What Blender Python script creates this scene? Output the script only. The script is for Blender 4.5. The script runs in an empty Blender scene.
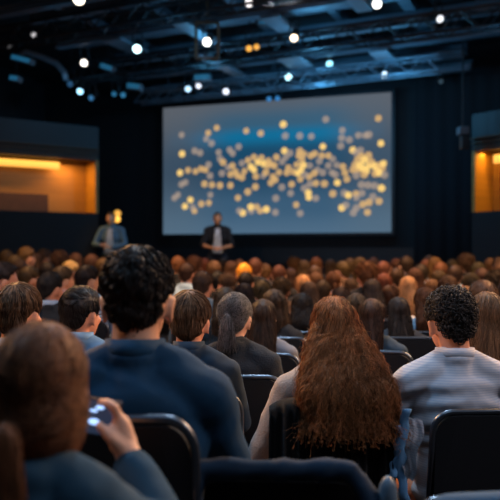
import bpy, bmesh, math, random
import numpy as np
from mathutils import Vector, Matrix, Euler, noise
from mathutils.bvhtree import BVHTree

S = bpy.context.scene
COL = S.collection
R = math.radians
PI = math.pi
F = 700.0            # focal length in pixels of the 500 px frame
HZ = 252.0           # horizon row
EYE = 1.42           # camera height
YAW = R(18.2)        # room axis against the view
random.seed(4)
rng = np.random.default_rng(11)

# ------------------------------------------------------------------ camera
cam = bpy.data.cameras.new('camera'); camo = bpy.data.objects.new('camera', cam); COL.objects.link(camo)
camo.location = (0, 0, EYE); camo.rotation_euler = (R(90), 0, 0)
cam.sensor_width = 36; cam.lens = 36 * F / 500; cam.shift_y = 0.004
cam.clip_start = 0.05
cam.dof.use_dof = True; cam.dof.focus_distance = 2.7; cam.dof.aperture_fstop = 2.45
S.camera = camo
S.view_settings.view_transform = 'Standard'
S.view_settings.look = 'None'
S.view_settings.gamma = 1
S.view_settings.use_curve_mapping = False
S.view_settings.exposure = 0.0
S.cycles.max_bounces = 5; S.cycles.diffuse_bounces = 2; S.cycles.glossy_bounces = 2
S.cycles.sample_clamp_indirect = 4
S.cycles.use_denoising = True
w = bpy.data.worlds.new('hall_air'); S.world = w; w.use_nodes = True
w.node_tree.nodes['Background'].inputs[0].default_value = (0.10, 0.16, 0.25, 1)
w.node_tree.nodes['Background'].inputs[1].default_value = 0.012


def P(u, v):         # room frame (u along the back wall, v towards it) -> world
    return (u * math.cos(YAW) + v * math.sin(YAW), -u * math.sin(YAW) + v * math.cos(YAW))


def UV(x, y):
    return (x * math.cos(YAW) - y * math.sin(YAW), x * math.sin(YAW) + y * math.cos(YAW))


def at(px, py, d):   # where something measured in the photograph stands, d metres ahead
    return Vector(((px - 250) / F * d, d, EYE - (py - HZ) / F * d))


def light(kind, loc, target, energy, color, size=0.3, spot=60, blend=0.6, sy=None):
    l = bpy.data.lights.new(kind.lower() + '_lamp', kind); o = bpy.data.objects.new('lamp_light', l)
    COL.objects.link(o); o.location = loc
    l.energy = energy; l.color = color
    if kind == 'AREA':
        l.size = size
        if sy: l.shape = 'RECTANGLE'; l.size_y = sy
    else:
        l.shadow_soft_size = size
    if kind == 'SPOT': l.spot_size = R(spot); l.spot_blend = blend
    if target is not None:
        o.rotation_euler = (Vector(target) - Vector(loc)).to_track_quat('-Z', 'Y').to_euler()
    return o


BLUE = (0.16, 0.48, 1.0); CYAN = (0.12, 0.55, 1.0); WARM = (1.0, 0.50, 0.16); COOL = (0.45, 0.70, 1.0)
# soft cool fill, added and unseen, over the near rows, from behind and above
light('AREA', (0.5, 0.5, 4.5), (0.2, 2.8, 0.9), 28, (0.50, 0.72, 1.0), 1.4)
# added unseen area lamps: neutral key from the right, blue one from the left
light('AREA', (3.2, 1.3, 3.7), (0.4, 2.7, 1.0), 50, (0.90, 0.84, 0.92), 0.7)
light('AREA', (-2.4, 2.6, 4.4), (0.2, 2.7, 1.0), 60, (0.25, 0.60, 1.0), 0.6)
# added warm side fill without fixtures, brightens hair edges left and right
light('AREA', (-3.4, 3.2, 3.2), (0.0, 2.9, 1.0), 75, (1.0, 0.56, 0.28), 0.6)
light('AREA', (3.9, 3.8, 3.2), (0.3, 2.8, 1.0), 85, (1.0, 0.58, 0.32), 0.6)
# back light from the ceiling rig onto the near rows (rims on hair)
light('SPOT', (-2.4, 6.6, 4.0), (0.2, 2.8, 1.1), 1150, WARM, 0.12, 46)
light('SPOT', (3.6, 6.0, 4.0), (0.4, 2.7, 1.1), 1150, (1.0, 0.55, 0.25), 0.12, 46)
light('SPOT', (0.3, 5.0, 4.7), (0.1, 2.9, 1.1), 480, (0.62, 0.82, 1.0), 0.12, 75)
# warm house light over the far rows, straight down and from the stage side
light('SPOT', (-2.2, 7.0, 5.0), (-1.9, 7.6, 1.1), 980, (1.0, 0.55, 0.26), 0.25, 78)
light('SPOT', (0.6, 7.0, 5.0), (0.6, 7.6, 1.1), 980, (1.0, 0.55, 0.26), 0.25, 78)
light('SPOT', (3.2, 7.0, 5.0), (2.8, 7.6, 1.1), 920, (1.0, 0.55, 0.26), 0.25, 78)
light('SPOT', (-2.6, 3.4, 4.7), (-2.0, 7.6, 1.0), 60, (1.0, 0.52, 0.24), 0.2, 50)  # pair of weak front fills added on the camera side, unseen
light('SPOT', (1.2, 3.4, 4.7), (1.6, 7.6, 1.0), 75, (1.0, 0.52, 0.24), 0.2, 55)
light('SPOT', (0.5, 9.3, 5.2), (0.3, 6.2, 1.0), 450, (0.8, 0.85, 1.0), 0.2, 75)
# stage light
light('SPOT', (-2.6, 9.6, 4.4), (-2.5, 12.7, 1.5), 100, (1.0, 0.84, 0.70), 0.1, 20)
light('SPOT', (-0.2, 9.4, 4.4), (-0.6, 12.8, 1.4), 300, (1.0, 0.66, 0.42), 0.1, 16)
# blue up-light of the rig
for lx, ly, e in ((0.9, 10.4, 50), (2.2, 11.0, 34), (-0.7, 11.4, 30), (1.2, 12.2, 34), (-3.2, 11.6, 4), (3.2, 9.2, 10), (-1.2, 9.4, 16)):
    light('POINT', (lx, ly, 4.05), None, e * 0.85, CYAN, 0.12)


# ------------------------------------------------------------------ materials
def mat(name, col=(0.5, 0.5, 0.5), rough=0.6, metal=0.0, emit=None, es=0.0, spec=0.5, objcol=False, bump=0, bscale=60, bdist=0.01,
        vary=0.0, vscale=8, island=0.0, sheen=0.0, trans=0.0, stretch=None):
    m = bpy.data.materials.new(name); m.use_nodes = True
    n = m.node_tree.nodes; L = m.node_tree.links
    b = n['Principled BSDF']
    b.inputs['Base Color'].default_value = (*col, 1)
    b.inputs['Roughness'].default_value = rough
    b.inputs['Metallic'].default_value = metal
    b.inputs['Specular IOR Level'].default_value = spec
    if sheen:
        b.inputs['Sheen Weight'].default_value = sheen
        b.inputs['Sheen Roughness'].default_value = 0.5
    src = None
    if objcol:
        oi = n.new('ShaderNodeObjectInfo'); src = oi.outputs['Color']
    tc = n.new('ShaderNodeTexCoord'); mp = n.new('ShaderNodeMapping'); L.new(tc.outputs['Object'], mp.inputs[0])
    if stretch: mp.inputs['Scale'].default_value = stretch
    if vary or island:
        hsv = n.new('ShaderNodeHueSaturation')
        if src: L.new(src, hsv.inputs['Color'])
        else: hsv.inputs['Color'].default_value = (*col, 1)
        mr = n.new('ShaderNodeMapRange')
        if island:
            g = n.new('ShaderNodeNewGeometry'); L.new(g.outputs['Random Per Island'], mr.inputs[0])
            k = island
        else:
            t = n.new('ShaderNodeTexNoise'); t.inputs['Scale'].default_value = vscale; t.inputs['Detail'].default_value = 4
            L.new(mp.outputs[0], t.inputs['Vector']); L.new(t.outputs['Fac'], mr.inputs[0]); k = vary
        mr.inputs['To Min'].default_value = 1 - k; mr.inputs['To Max'].default_value = 1 + k
        L.new(mr.outputs[0], hsv.inputs['Value']); src = hsv.outputs[0]
    if src: L.new(src, b.inputs['Base Color'])
    if bump:
        t = n.new('ShaderNodeTexNoise'); t.inputs['Scale'].default_value = bscale; t.inputs['Detail'].default_value = 3
        L.new(mp.outputs[0], t.inputs['Vector'])
        bp = n.new('ShaderNodeBump'); bp.inputs['Strength'].default_value = bump; bp.inputs['Distance'].default_value = bdist
        L.new(t.outputs['Fac'], bp.inputs['Height']); L.new(bp.outputs[0], b.inputs['Normal'])
    if trans:
        tr = n.new('ShaderNodeBsdfTranslucent'); mx = n.new('ShaderNodeMixShader'); mx.inputs[0].default_value = trans
        if src: L.new(src, tr.inputs['Color'])
        else: tr.inputs['Color'].default_value = (*col, 1)
        out = n['Material Output']
        L.new(b.outputs[0], mx.inputs[1]); L.new(tr.outputs[0], mx.inputs[2]); L.new(mx.outputs[0], out.inputs['Surface'])
    if emit:
        b.inputs['Emission Color'].default_value = (*emit, 1); b.inputs['Emission Strength'].default_value = es
        m.cycles.emission_sampling = 'NONE' if es > 2 else 'AUTO'
    return m


M = {}
M['skin'] = mat('skin', rough=0.55, objcol=True, vary=0.1, bump=0.15, bscale=90, bdist=0.002)
M['hair'] = mat('hair', rough=0.58, objcol=True, island=0.8, trans=0.40, spec=0.4)
M['hair_far'] = mat('hair_soft', rough=0.5, objcol=True, vary=0.4, vscale=16, bump=0.7, bscale=40, bdist=0.012, stretch=(1, 1, 0.35), spec=0.4)
M['cloth'] = mat('cotton_cloth', rough=0.85, objcol=True, vary=0.12, vscale=25, bump=0.2, bscale=240, bdist=0.002, sheen=0.03, spec=0.25)
M['knit'] = mat('knitted_wool', rough=0.95, objcol=True, vary=0.3, vscale=150, bump=0.7, bscale=170, bdist=0.006, sheen=0.12, spec=0.1)
M['denim'] = mat('trouser_cloth', (0.02, 0.025, 0.04), rough=0.9, vary=0.2, bump=0.2, bscale=200, bdist=0.002)
M['shoe'] = mat('shoe_leather', (0.015, 0.013, 0.012), rough=0.4)
M['black_fabric'] = mat('chair_fabric', (0.010, 0.011, 0.014), rough=0.85, bump=0.2, bscale=300, bdist=0.002, spec=0.3)
M['blue_fabric'] = mat('navy_upholstery', (0.02, 0.045, 0.085), rough=0.75, bump=0.2, bscale=200, bdist=0.002, spec=0.35)
M['chair_metal'] = mat('chair_metal', (0.10, 0.12, 0.15), rough=0.32, metal=0.9)
M['glass_frame'] = mat('spectacle_frame', (0.02, 0.02, 0.02), rough=0.2)
M['black_wall'] = mat('black_wall_paint', (0.010, 0.012, 0.016), rough=0.8, vary=0.25, vscale=1.5, bump=0.1, bscale=30)
M['carpet'] = mat('dark_carpet', (0.010, 0.012, 0.018), rough=0.95, vary=0.3, vscale=60, bump=0.4, bscale=300)
M['ceiling'] = mat('black_ceiling', (0.008, 0.010, 0.014), rough=0.9, vary=0.3, vscale=2)
M['steel'] = mat('painted_steel', (0.13, 0.16, 0.20), rough=0.5, metal=0.35, vary=0.35, vscale=3)
M['duct'] = mat('duct_steel', (0.20, 0.23, 0.27), rough=0.45, metal=0.5, vary=0.3, vscale=2)
M['black_metal'] = mat('black_metal', (0.02, 0.022, 0.026), rough=0.45, metal=0.4)
M['rust'] = mat('brown_steel', (0.10, 0.045, 0.018), rough=0.7, vary=0.3)
M['wood'] = mat('wood_panel', (0.42, 0.21, 0.035), rough=0.5, vary=0.25, vscale=3, stretch=(0.4, 0.4, 6))
M['fascia'] = mat('charcoal_fascia', (0.016, 0.017, 0.021), rough=0.6, vary=0.15)
M['stage'] = mat('black_stage', (0.014, 0.016, 0.02), rough=0.5, vary=0.2)
M['curtain'] = mat('black_curtain', (0.010, 0.012, 0.018), rough=0.95, sheen=0.1)
M['jacket_denim'] = mat('blue_denim', (0.10, 0.24, 0.42), rough=0.85, vary=0.3, vscale=40, bump=0.3, bscale=200, bdist=0.002)


def emat(name, col, s):
    return mat(name, (0.05, 0.05, 0.05), emit=col, es=s)


# ------------------------------------------------------------------ object helpers
def mesh_obj(name, verts, faces, m=None, parent=None, smooth=True, loc=None):
    me = bpy.data.meshes.new(name); me.from_pydata([tuple(v) for v in verts], [], [tuple(f) for f in faces]); me.update()
    if smooth: me.polygons.foreach_set('use_smooth', [True] * len(me.polygons))
    return link(name, me, m, parent, loc)


def link(name, me, m=None, parent=None, loc=None):
    o = bpy.data.objects.new(name, me); COL.objects.link(o)
    if m is not None and not len(me.materials): me.materials.append(m)
    if parent is not None: o.parent = parent
    if loc is not None: o.location = loc
    return o


def bm_obj(name, bm, m=None, parent=None, smooth=False, loc=None):
    me = bpy.data.meshes.new(name); bmesh.ops.recalc_face_normals(bm, faces=bm.faces); bm.to_mesh(me); bm.free()
    if smooth: me.polygons.foreach_set('use_smooth', [True] * len(me.polygons))
    return link(name, me, m, parent, loc)


def tag(o, label=None, cat=None, group=None, kind=None):
    if label: o['label'] = label
    if cat: o['category'] = cat
    if group: o['group'] = group
    if kind: o['kind'] = kind
    return o


def empty(name, loc=(0, 0, 0), rz=0):
    o = bpy.data.objects.new(name, None); COL.objects.link(o); o.location = loc; o.rotation_euler = (0, 0, rz)
    o.empty_display_size = 0.1
    return o


def box(bm, c, s, rot=None, bevel=0):
    mtx = Matrix.Translation(c) @ (rot.to_4x4() if rot else Matrix.Identity(4)) @ Matrix.Diagonal((*s, 1))
    g = bmesh.ops.create_cube(bm, size=1, matrix=mtx)
    if bevel:
        ed = list({e for v in g['verts'] for e in v.link_edges})
        bmesh.ops.bevel(bm, geom=ed, offset=bevel, segments=2, affect='EDGES', profile=0.6)


def bar(bm, a, b, r, n=8, r2=None):
    a = Vector(a); b = Vector(b); d = b - a
    q = d.to_track_quat('Z', 'Y').to_matrix().to_4x4()
    bmesh.ops.create_cone(bm, cap_ends=True, segments=n, radius1=r, radius2=r if r2 is None else r2, depth=d.length,
                          matrix=Matrix.Translation((a + b) / 2) @ q)


def tube(bm, pts, r, n=8):
    pts = [Vector(p) for p in pts]; prev = None; ref = None
    for i, p in enumerate(pts):
        t = (pts[min(i + 1, len(pts) - 1)] - pts[max(i - 1, 0)]).normalized()
        if ref is None:
            ref = t.orthogonal().normalized()
        ref = (ref - t * ref.dot(t)).normalized(); s = t.cross(ref)
        rr = r[i] if isinstance(r, (list, tuple)) else r
        ring = [bm.verts.new(p + (ref * math.cos(2 * PI * k / n) + s * math.sin(2 * PI * k / n)) * rr) for k in range(n)]
        if prev:
            for k in range(n): bm.faces.new((prev[k], prev[(k + 1) % n], ring[(k + 1) % n], ring[k]))
        else: bm.faces.new(ring[::-1])
        prev = ring
    bm.faces.new(prev)


# blobs: ('e', centre, radii, euler) ellipsoid / ('c', p0, r0, p1, r1[, yscale]) tapered limb / ('m', verts, faces)
def blob_bm(blobs):
    bm = bmesh.new()
    for b in blobs:
        if b[0] == 'e':
            rot = Euler(b[3]).to_matrix().to_4x4() if len(b) > 3 and b[3] else Matrix.Identity(4)
            bmesh.ops.create_icosphere(bm, subdivisions=3, radius=1, matrix=Matrix.Translation(b[1]) @ rot @ Matrix.Diagonal((*b[2], 1)))
        elif b[0] == 'c':
            p0, r0, p1, r1 = Vector(b[1]), b[2], Vector(b[3]), b[4]
            ys = b[5] if len(b) > 5 else 1.0
            d = p1 - p0; n = 14; rings = []
            q = d.to_track_quat('Z', 'Y').to_matrix() if d.length > 1e-6 else Matrix.Identity(3)
            prof = [(-math.sin(a) * r0, math.cos(a) * r0) for a in (PI / 2 * 0.999, PI / 3, PI / 6)] + [(0, r0)] + \
                   [(d.length * t, r0 + (r1 - r0) * t) for t in (0.33, 0.66)] + [(d.length, r1)] + \
                   [(d.length + math.sin(a) * r1, math.cos(a) * r1) for a in (PI / 6, PI / 3, PI / 2 * 0.999)]
            prev = None
            for h, rr in prof:
                ring = []
                for k in range(n):
                    v = q @ Vector((math.cos(2 * PI * k / n) * rr, math.sin(2 * PI * k / n) * rr, h))
                    v.y *= ys if ys != 1.0 else 1.0
                    base = Vector(p0)
                    ring.append(bm.verts.new(base + v))
                if prev:
                    for k in range(n): bm.faces.new((prev[k], prev[(k + 1) % n], ring[(k + 1) % n], ring[k]))
                else: bm.faces.new(ring[::-1])
                prev = ring
            bm.faces.new(prev)
        else:
            vs = [bm.verts.new(v) for v in b[1]]
            for f in b[2]: bm.faces.new([vs[i] for i in f])
    bmesh.ops.recalc_face_normals(bm, faces=bm.faces)
    return bm


def melt(blobs, voxel=0.012, smooth=3, name='body', disp=None):
    """union of blobs as one continuous smooth surface"""
    bm = blob_bm(blobs); me = bpy.data.meshes.new('tmp'); bm.to_mesh(me); bm.free()
    o = bpy.data.objects.new('tmp', me); COL.objects.link(o)
    md = o.modifiers.new('r', 'REMESH'); md.mode = 'VOXEL'; md.voxel_size = voxel
    sm = o.modifiers.new('s', 'SMOOTH'); sm.factor = 0.5; sm.iterations = smooth
    dg = bpy.context.evaluated_depsgraph_get()
    out = bpy.data.meshes.new_from_object(o.evaluated_get(dg)); out.name = name
    bpy.data.objects.remove(o); bpy.data.meshes.remove(me)
    if disp:
        n = len(out.vertices); co = np.empty(n * 3); out.vertices.foreach_get('co', co); co = co.reshape(-1, 3)
        no = np.empty(n * 3); out.vertices.foreach_get('normal', no); no = no.reshape(-1, 3)
        d = np.array([disp(Vector(c), Vector(k)) for c, k in zip(co, no)])
        out.vertices.foreach_set('co', (co + no * d[:, None]).ravel())
    out.polygons.foreach_set('use_smooth', [True] * len(out.polygons)); out.materials.clear(); out.update()
    return out


# ------------------------------------------------------------------ the human head (local frame: origin inside the skull, facing +y)
def head_blobs(female=False, ears=True):
    k = 0.95 if female else 1.0
    b = [('e', (0, -.010, .030), (.074 * k, .094, .088)),
         ('e', (0, -.030, -.010), (.066 * k, .070, .075)),
         ('e', (0, .030, -.030), (.060 * k, .062, .082)),
         ('e', (0, .040, -.078), (.040 * k, .045, .036)),
         ('e', (0, .062, -.098), (.022, .020, .018)),
         ('e', (0, .070, .012), (.052, .020, .016)),
         ('c', (0, .088, .000), .008, (0, .108, -.034), .013),
         ('e', (-.010, .098, -.038), (.009, .012, .008)), ('e', (.010, .098, -.038), (.009, .012, .008)),
         ('e', (0, .090, -.060), (.022, .012, .006)), ('e', (0, .088, -.070), (.018, .012, .006)),
         ('e', (-.036, .066, -.026), (.022, .024, .020)), ('e', (.036, .066, -.026), (.022, .024, .020)),
         ('c', (0, -.030, -.050), .054 * k, (0, -.045, -.135), .056 * k),
         ('c', (0, -.045, -.135), .056 * k, (0, -.055, -.185), .070 * k)]
    if ears:
        for s in (-1, 1):
            b.append(('e', (s * .079 * k, -.008, -.014), (.008, .017, .032), (R(-8), s * R(14), 0)))
            b.append(('e', (s * .077 * k, -.004, -.040), (.009, .011, .013)))
    return b


def rot_blobs(bl, rz, piv, rx=0, move=(0, 0, 0), sc=1.0):
    m = Matrix.Rotation(rz, 4, 'Z') @ Matrix.Rotation(rx, 4, 'X')
    out = []
    for b in bl:
        if b[0] == 'e':
            e = (m.to_3x3() @ Euler(b[3] if len(b) > 3 and b[3] else (0, 0, 0)).to_matrix()).to_euler()
            out.append(('e', tuple(m @ (Vector(b[1]) * sc) + Vector(piv)), tuple(x * sc for x in b[2]), tuple(e)))
        elif b[0] == 'c':
            out.append(('c', tuple(m @ (Vector(b[1]) * sc) + Vector(piv)), b[2] * sc, tuple(m @ (Vector(b[3]) * sc) + Vector(piv)), b[4] * sc))
    return out


HEADZ = 1.170        # skull origin above the floor of a seated figure whose crown of hair is at 1.30


def hand_blobs(wrist, fwd, up, side, curl=0.6, sc=1.0, thumb_out=0.6):
    """wrist: point; fwd: along the palm; up: back of the hand; side: towards the thumb"""
    w_, f, u, s = Vector(wrist), Vector(fwd).normalized(), Vector(up).normalized(), Vector(side).normalized()
    bl = []
    for k, off in enumerate((-.030, -.010, .010, .028)):
        bl.append(('c', tuple(w_ + f * .012 + s * off * .6 * sc), .014 * sc, tuple(w_ + f * .082 * sc + s * off * sc), .011 * sc))
    for off, ln in ((.028, .072), (.010, .080), (-.010, .074), (-.030, .058)):
        p = w_ + f * .084 * sc + s * off * sc; a = curl * 0.35; prev = p
        for seg in (0.42, 0.32, 0.26):
            d = f * math.cos(a) - u * math.sin(a); q = prev + d * ln * seg * sc
            bl.append(('c', tuple(prev), .0092 * sc, tuple(q), .0082 * sc)); prev = q; a += curl * 0.75
    p = w_ + f * .022 * sc + s * .026 * sc
    d1 = (s * thumb_out + f - u * .35).normalized(); q = p + d1 * .042 * sc
    d2 = (s * thumb_out * .35 + f - u * .5).normalized()
    bl.append(('c', tuple(p), .015 * sc, tuple(q), .0115 * sc)); bl.append(('c', tuple(q), .0115 * sc, tuple(q + d2 * .030 * sc), .0095 * sc))
    return bl


DEF_ARMS = lambda s, sw: [(s * sw, -.055, .965), (s * (sw + .055), .030, .735), (s * .115, .250, .620)]


def seated(female=False, yaw=0.0, pitch=0.0, sw=.185, arms=None, voxel=.012, waist=.0, hands=True, legs=True, headx=0.0):
    """returns meshes: body (skin, one continuous figure), top, trousers"""
    arms = arms or {}
    hb = rot_blobs(head_blobs(female), yaw, (headx, 0, HEADZ), pitch)
    skin = list(hb)
    g = .92 if female else 1.0
    tors = [('e', (0, -.060, .640), (.145 * g, .105, .150)), ('e', (0, -.065, .760), (.140 * g, .100, .140)),
            ('e', (0, -.065, .860), (.160 * g, .108, .120)), ('e', (0, -.070, .935), (.150 * g, .090, .075)),
            ('c', (-.5 * sw, -.062, .990), .058, (-sw + .02, -.060, .955), .060), ('c', (.5 * sw, -.062, .990), .058, (sw - .02, -.060, .955), .060),
            ('c', (0, -.055, .985), .080, (0, -.050, 1.035), .058),
            ('c', (-.035, -.058, 1.045), .035, (-.125, -.060, .995), .040), ('c', (.035, -.058, 1.045), .035, (.125, -.060, .995), .040)]
    skin += tors
    top = [grow(b, .012) for b in tors]
    top.append(('e', (0, -.055, .560), (.165 * g, .130, .070)))
    top.append(('e', (0, -.074, 1.048), (.062, .056, .036)))
    for s in (-1, 1):
        sh, el, wr = arms.get(s) or DEF_ARMS(s, sw)
        sh, el, wr = Vector(sh), Vector(el), Vector(wr)
        skin += [('c', sh, .050 * g, el, .038 * g), ('c', el, .038 * g, wr, .026)]
        top += [('e', sh, (.060, .064, .058)), ('c', sh, .060, el, .050), ('c', el, .050, wr - (wr - el).normalized() * .02, .040)]
        if hands:
            f = (wr - el).normalized(); f = Vector((f.x * .6, f.y, f.z * .3)).normalized(); u = Vector((0, 0, 1)); u = (u - f * u.dot(f)).normalized()
            skin += hand_blobs(wr, f, u, u.cross(f) * s * 1.0 if s > 0 else u.cross(f) * -1.0, .6)
    leg = []; shoe = []
    for s in (-1, 1):
        hip, kn, an = (s * .09, -.02, .535), (s * .12, .42, .530), (s * .12, .40, .11)
        leg += [('c', hip, .088, kn, .062), ('c', kn, .060, an, .042), ('e', (s * .075, -.07, .545), (.105, .120, .085))]
        skin += [('c', hip, .075, kn, .050), ('c', kn, .048, an, .034), ('c', an, .034, (s * .125, .40, .05), .034), ('c', (s * .125, .40, .05), .034, (s * .13, .54, .035), .028)]
        shoe.append([('c', (s * .125, .375, .048), .042, (s * .13, .47, .040), .040), ('c', (s * .13, .47, .040), .040, (s * .135, .57, .036), .034),
                     ('c', (s * .125, .385, .06), .040, (s * .12, .395, .11), .040)])
    return skin, top, leg, shoe


def grow(b, k):
    if b[0] == 'e': return ('e', b[1], tuple(x + k for x in b[2]), b[3] if len(b) > 3 else None)
    return ('c', b[1], b[2] + k, b[3], b[4] + k)


# ------------------------------------------------------------------ hair
_AZ = [0, 35, 60, 78, 92, 105, 120, 140, 180]
_EL = [34, 30, 16, -12, 2, 4, -12, -36, -50]


def head_bvh(female=False):
    bm = blob_bm(head_blobs(female, ears=False)); t = BVHTree.FromBMesh(bm); bm.free(); return t


HB = {}


def far_hit(t, c, d):
    p = c + d * .5
    h = t.ray_cast(p, -d)
    return (h[0] - c).length if h[0] is not None else .08


def cap_data(sub=5, female=False, thick=(.012, .014), lum=.003, lumscale=26, grow_top=0.0, seed=0, el=None, low=None):
    """the hair as a closed shell around the skull; -> verts, faces, mask"""
    t = HB.setdefault(female, head_bvh(female)); c = Vector((0, -.010, .020))
    bm = bmesh.new(); bmesh.ops.create_icosphere(bm, subdivisions=sub, radius=1)
    vs = []; mk = []
    EL = el or _EL
    for v in bm.verts:
        d = v.co.normalized(); r = far_hit(t, c, d)
        az = abs(math.degrees(math.atan2(d.x, d.y))); e = math.degrees(math.asin(max(-1, min(1, d.z))))
        lim = np.interp(az, _AZ, EL) + 4 * noise.noise(d * 5 + Vector((seed, 0, 0)))
        m = min(1, max(0, (e - lim) / 7 + .5)); m = m * m * (3 - 2 * m)
        tk = thick[0] + (thick[1] - thick[0]) * max(0, d.z) ** .7 + grow_top * max(0, d.z) ** 2
        ns = noise.fractal(d * lumscale * .1 + Vector((seed * 3.1, 1, 2)), 1.0, 2.0, 3) * lum
        vs.append(c + d * (r + (tk + ns) * m - .006 * (1 - m))); mk.append(m)
    fs = [[v.index for v in f.verts] for f in bm.faces]; bm.free()
    return vs, fs, mk


def strand_mesh(lines, radii, nside=3):
    """lines: (n,k,3) array; radii: (n,k) -> verts, faces as arrays"""
    A = np.asarray(lines); n, k, _ = A.shape
    T = np.gradient(A, axis=1); T /= np.linalg.norm(T, axis=2, keepdims=True) + 1e-9
    ref = np.array([.31, .52, .79]); X = np.cross(T, ref); X /= np.linalg.norm(X, axis=2, keepdims=True) + 1e-9
    Y = np.cross(T, X); V = []
    for j in range(nside):
        a = 2 * PI * j / nside; V.append(A + (X * math.cos(a) + Y * math.sin(a)) * radii[:, :, None])
    V = np.stack(V, axis=2).reshape(-1, 3)
    base = (np.arange(n)[:, None] * k + np.arange(k - 1)[None, :]).reshape(-1) * nside
    Fs = []
    for j in range(nside):
        j2 = (j + 1) % nside
        Fs.append(np.stack([base + j, base + j2, base + nside + j2, base + nside + j], axis=1))
    return V, np.concatenate(Fs)


def np_mesh(name, parts):
    V = []; Fq = []; off = 0
    for v, f in parts:
        v = np.asarray([tuple(x) for x in v]) if not isinstance(v, np.ndarray) else v
        V.append(v)
        for row in f: pass
        Fq.append((np.asarray(f) + off)); off += len(v)
    me = bpy.data.meshes.new(name)
    V = np.concatenate(V); me.vertices.add(len(V)); me.vertices.foreach_set('co', V.astype(np.float32).ravel())
    nl = sum(f.size for f in Fq); me.loops.add(nl); me.polygons.add(sum(len(f) for f in Fq))
    me.loops.foreach_set('vertex_index', np.concatenate([f.ravel() for f in Fq]).astype(np.int32))
    st = []; o = 0
    for f in Fq:
        st.append(np.arange(len(f)) * f.shape[1] + o); o += f.size
    me.polygons.foreach_set('loop_start', np.concatenate(st).astype(np.int32))
    me.update(calc_edges=True); me.validate()
    me.polygons.foreach_set('use_smooth', [True] * len(me.polygons)); me.update()
    return me


def mesh_arrays(me):
    V = np.empty(len(me.vertices) * 3); me.vertices.foreach_get('co', V)
    me.calc_loop_triangles(); T = np.empty(len(me.loop_triangles) * 3, dtype=np.int32); me.loop_triangles.foreach_get('vertices', T)
    return V.reshape(-1, 3), T.reshape(-1, 3)


def surf_seeds(V, T, n, ok=None):
    a, b, c = V[T[:, 0]], V[T[:, 1]], V[T[:, 2]]
    ar = np.linalg.norm(np.cross(b - a, c - a), axis=1)
    if ok is not None: ar = ar * ok((a + b + c) / 3)
    idx = rng.choice(len(T), n, p=ar / ar.sum()); r1 = np.sqrt(rng.random(n)); r2 = rng.random(n)
    return a[idx] * (1 - r1)[:, None] + b[idx] * (r1 * (1 - r2))[:, None] + c[idx] * (r1 * r2)[:, None]


def grow_strands(V, T, n, flow, steps, step, lift=(.0, .004), wave=.0, wfreq=3.0, rad=.0008, ok=None, free=None, jit=.15, tip=.3, clump=0, zmin=None):
    bvh = BVHTree.FromPolygons([Vector(v) for v in V], [list(t) for t in T])
    seeds = surf_seeds(V, T, n, ok); L = np.zeros((n, steps, 3))
    for i, s in enumerate(seeds):
        p = Vector(s); loc, nr, _, _ = bvh.find_nearest(p); h = random.uniform(*lift); ph = random.uniform(0, 6.28)
        jd = Vector((random.gauss(0, jit), random.gauss(0, jit), random.gauss(0, jit)))
        w0 = wave * random.uniform(.5, 1.4); wf = wfreq * random.uniform(.7, 1.3)
        if clump:
            nn = noise.noise_vector(p * clump); ph = nn.x * 9; jd = nn * jit * 3; wf = wfreq
        fr = False; zl = None if zmin is None else zmin + random.gauss(0, .028)
        for j in range(steps):
            t = j / (steps - 1)
            side = nr.cross(Vector((0, 0, 1)))
            if side.length < 1e-4: side = Vector((1, 0, 0))
            side.normalize()
            q = p + nr * (h * (.25 + t)) + side * (w0 * math.sin(ph + wf * t * 6.28)) + nr * (w0 * .7 * math.cos(ph * 1.3 + wf * t * 6.28))
            L[i, j] = q
            d = Vector(flow(p, nr)) + jd; d = d - nr * d.dot(nr) * (0 if fr else 1)
            if d.length < 1e-5: d = Vector((0, 0, -1))
            if clump and ((abs(p.x) > .052 and p.z < .008 and p.y > -.06) or p.z < -.068):
                p = p + Vector((0, 0, -.0003)); continue
            if zl is not None and p.z < zl:
                p = p + Vector((0, 0, -.0006)); continue
            p = p + d.normalized() * step
            if free is not None and p.z < free: fr = True
            if not fr:
                a = bvh.find_nearest(p)
                if a[0] is not None: p, nr = a[0], (nr * .4 + a[1] * .6).normalized()
    tt = np.linspace(0, 1, steps); rr = rad * (1 - (1 - tip) * tt ** 2)
    return strand_mesh(L, np.tile(rr, (n, 1)) * (.7 + .6 * rng.random((n, 1))))


def curls(V, T, n, r=.008, turns=1.4, rad=.0016, ok=None, k=12, out=.004):
    bvh = BVHTree.FromPolygons([Vector(v) for v in V], [list(t) for t in T]); seeds = surf_seeds(V, T, n, ok); L = np.zeros((n, k, 3))
    for i, s in enumerate(seeds):
        _, nr, _, _ = bvh.find_nearest(Vector(s)); t1 = nr.orthogonal().normalized(); t1.rotate(Matrix.Rotation(random.uniform(0, 6.28), 3, nr)); t2 = nr.cross(t1)
        rr = r * random.uniform(.6, 1.3); dr = t1 * random.uniform(.3, 1.2)
        for j in range(k):
            t = j / (k - 1); a = t * turns * 6.28
            L[i, j] = Vector(s) + dr * (t * .018) + t2 * (math.cos(a) * rr) + nr * (math.sin(a) * rr * .8 + out * random.uniform(.9, 1.1) + rr * .3)
    return strand_mesh(L, np.full((n, k), rad) * np.linspace(1, .6, k)[None, :], 4)


CROWN = Vector((0.0, -.045, .115))


def flow_short(p, nr):
    d = p - CROWN; d.z = min(d.z, 0) - .02
    # the fringe sweeps forward, the back hangs down
    return d.normalized() + Vector((0, .25 if p.y > 0 else 0, -.6))


def flow_side(p, nr):      # combed across
    return Vector((-.7 if p.z > .06 else p.x * 6, .35 if p.y > -.03 else -.1, -.8 if p.z < .08 else -.1))


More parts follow.
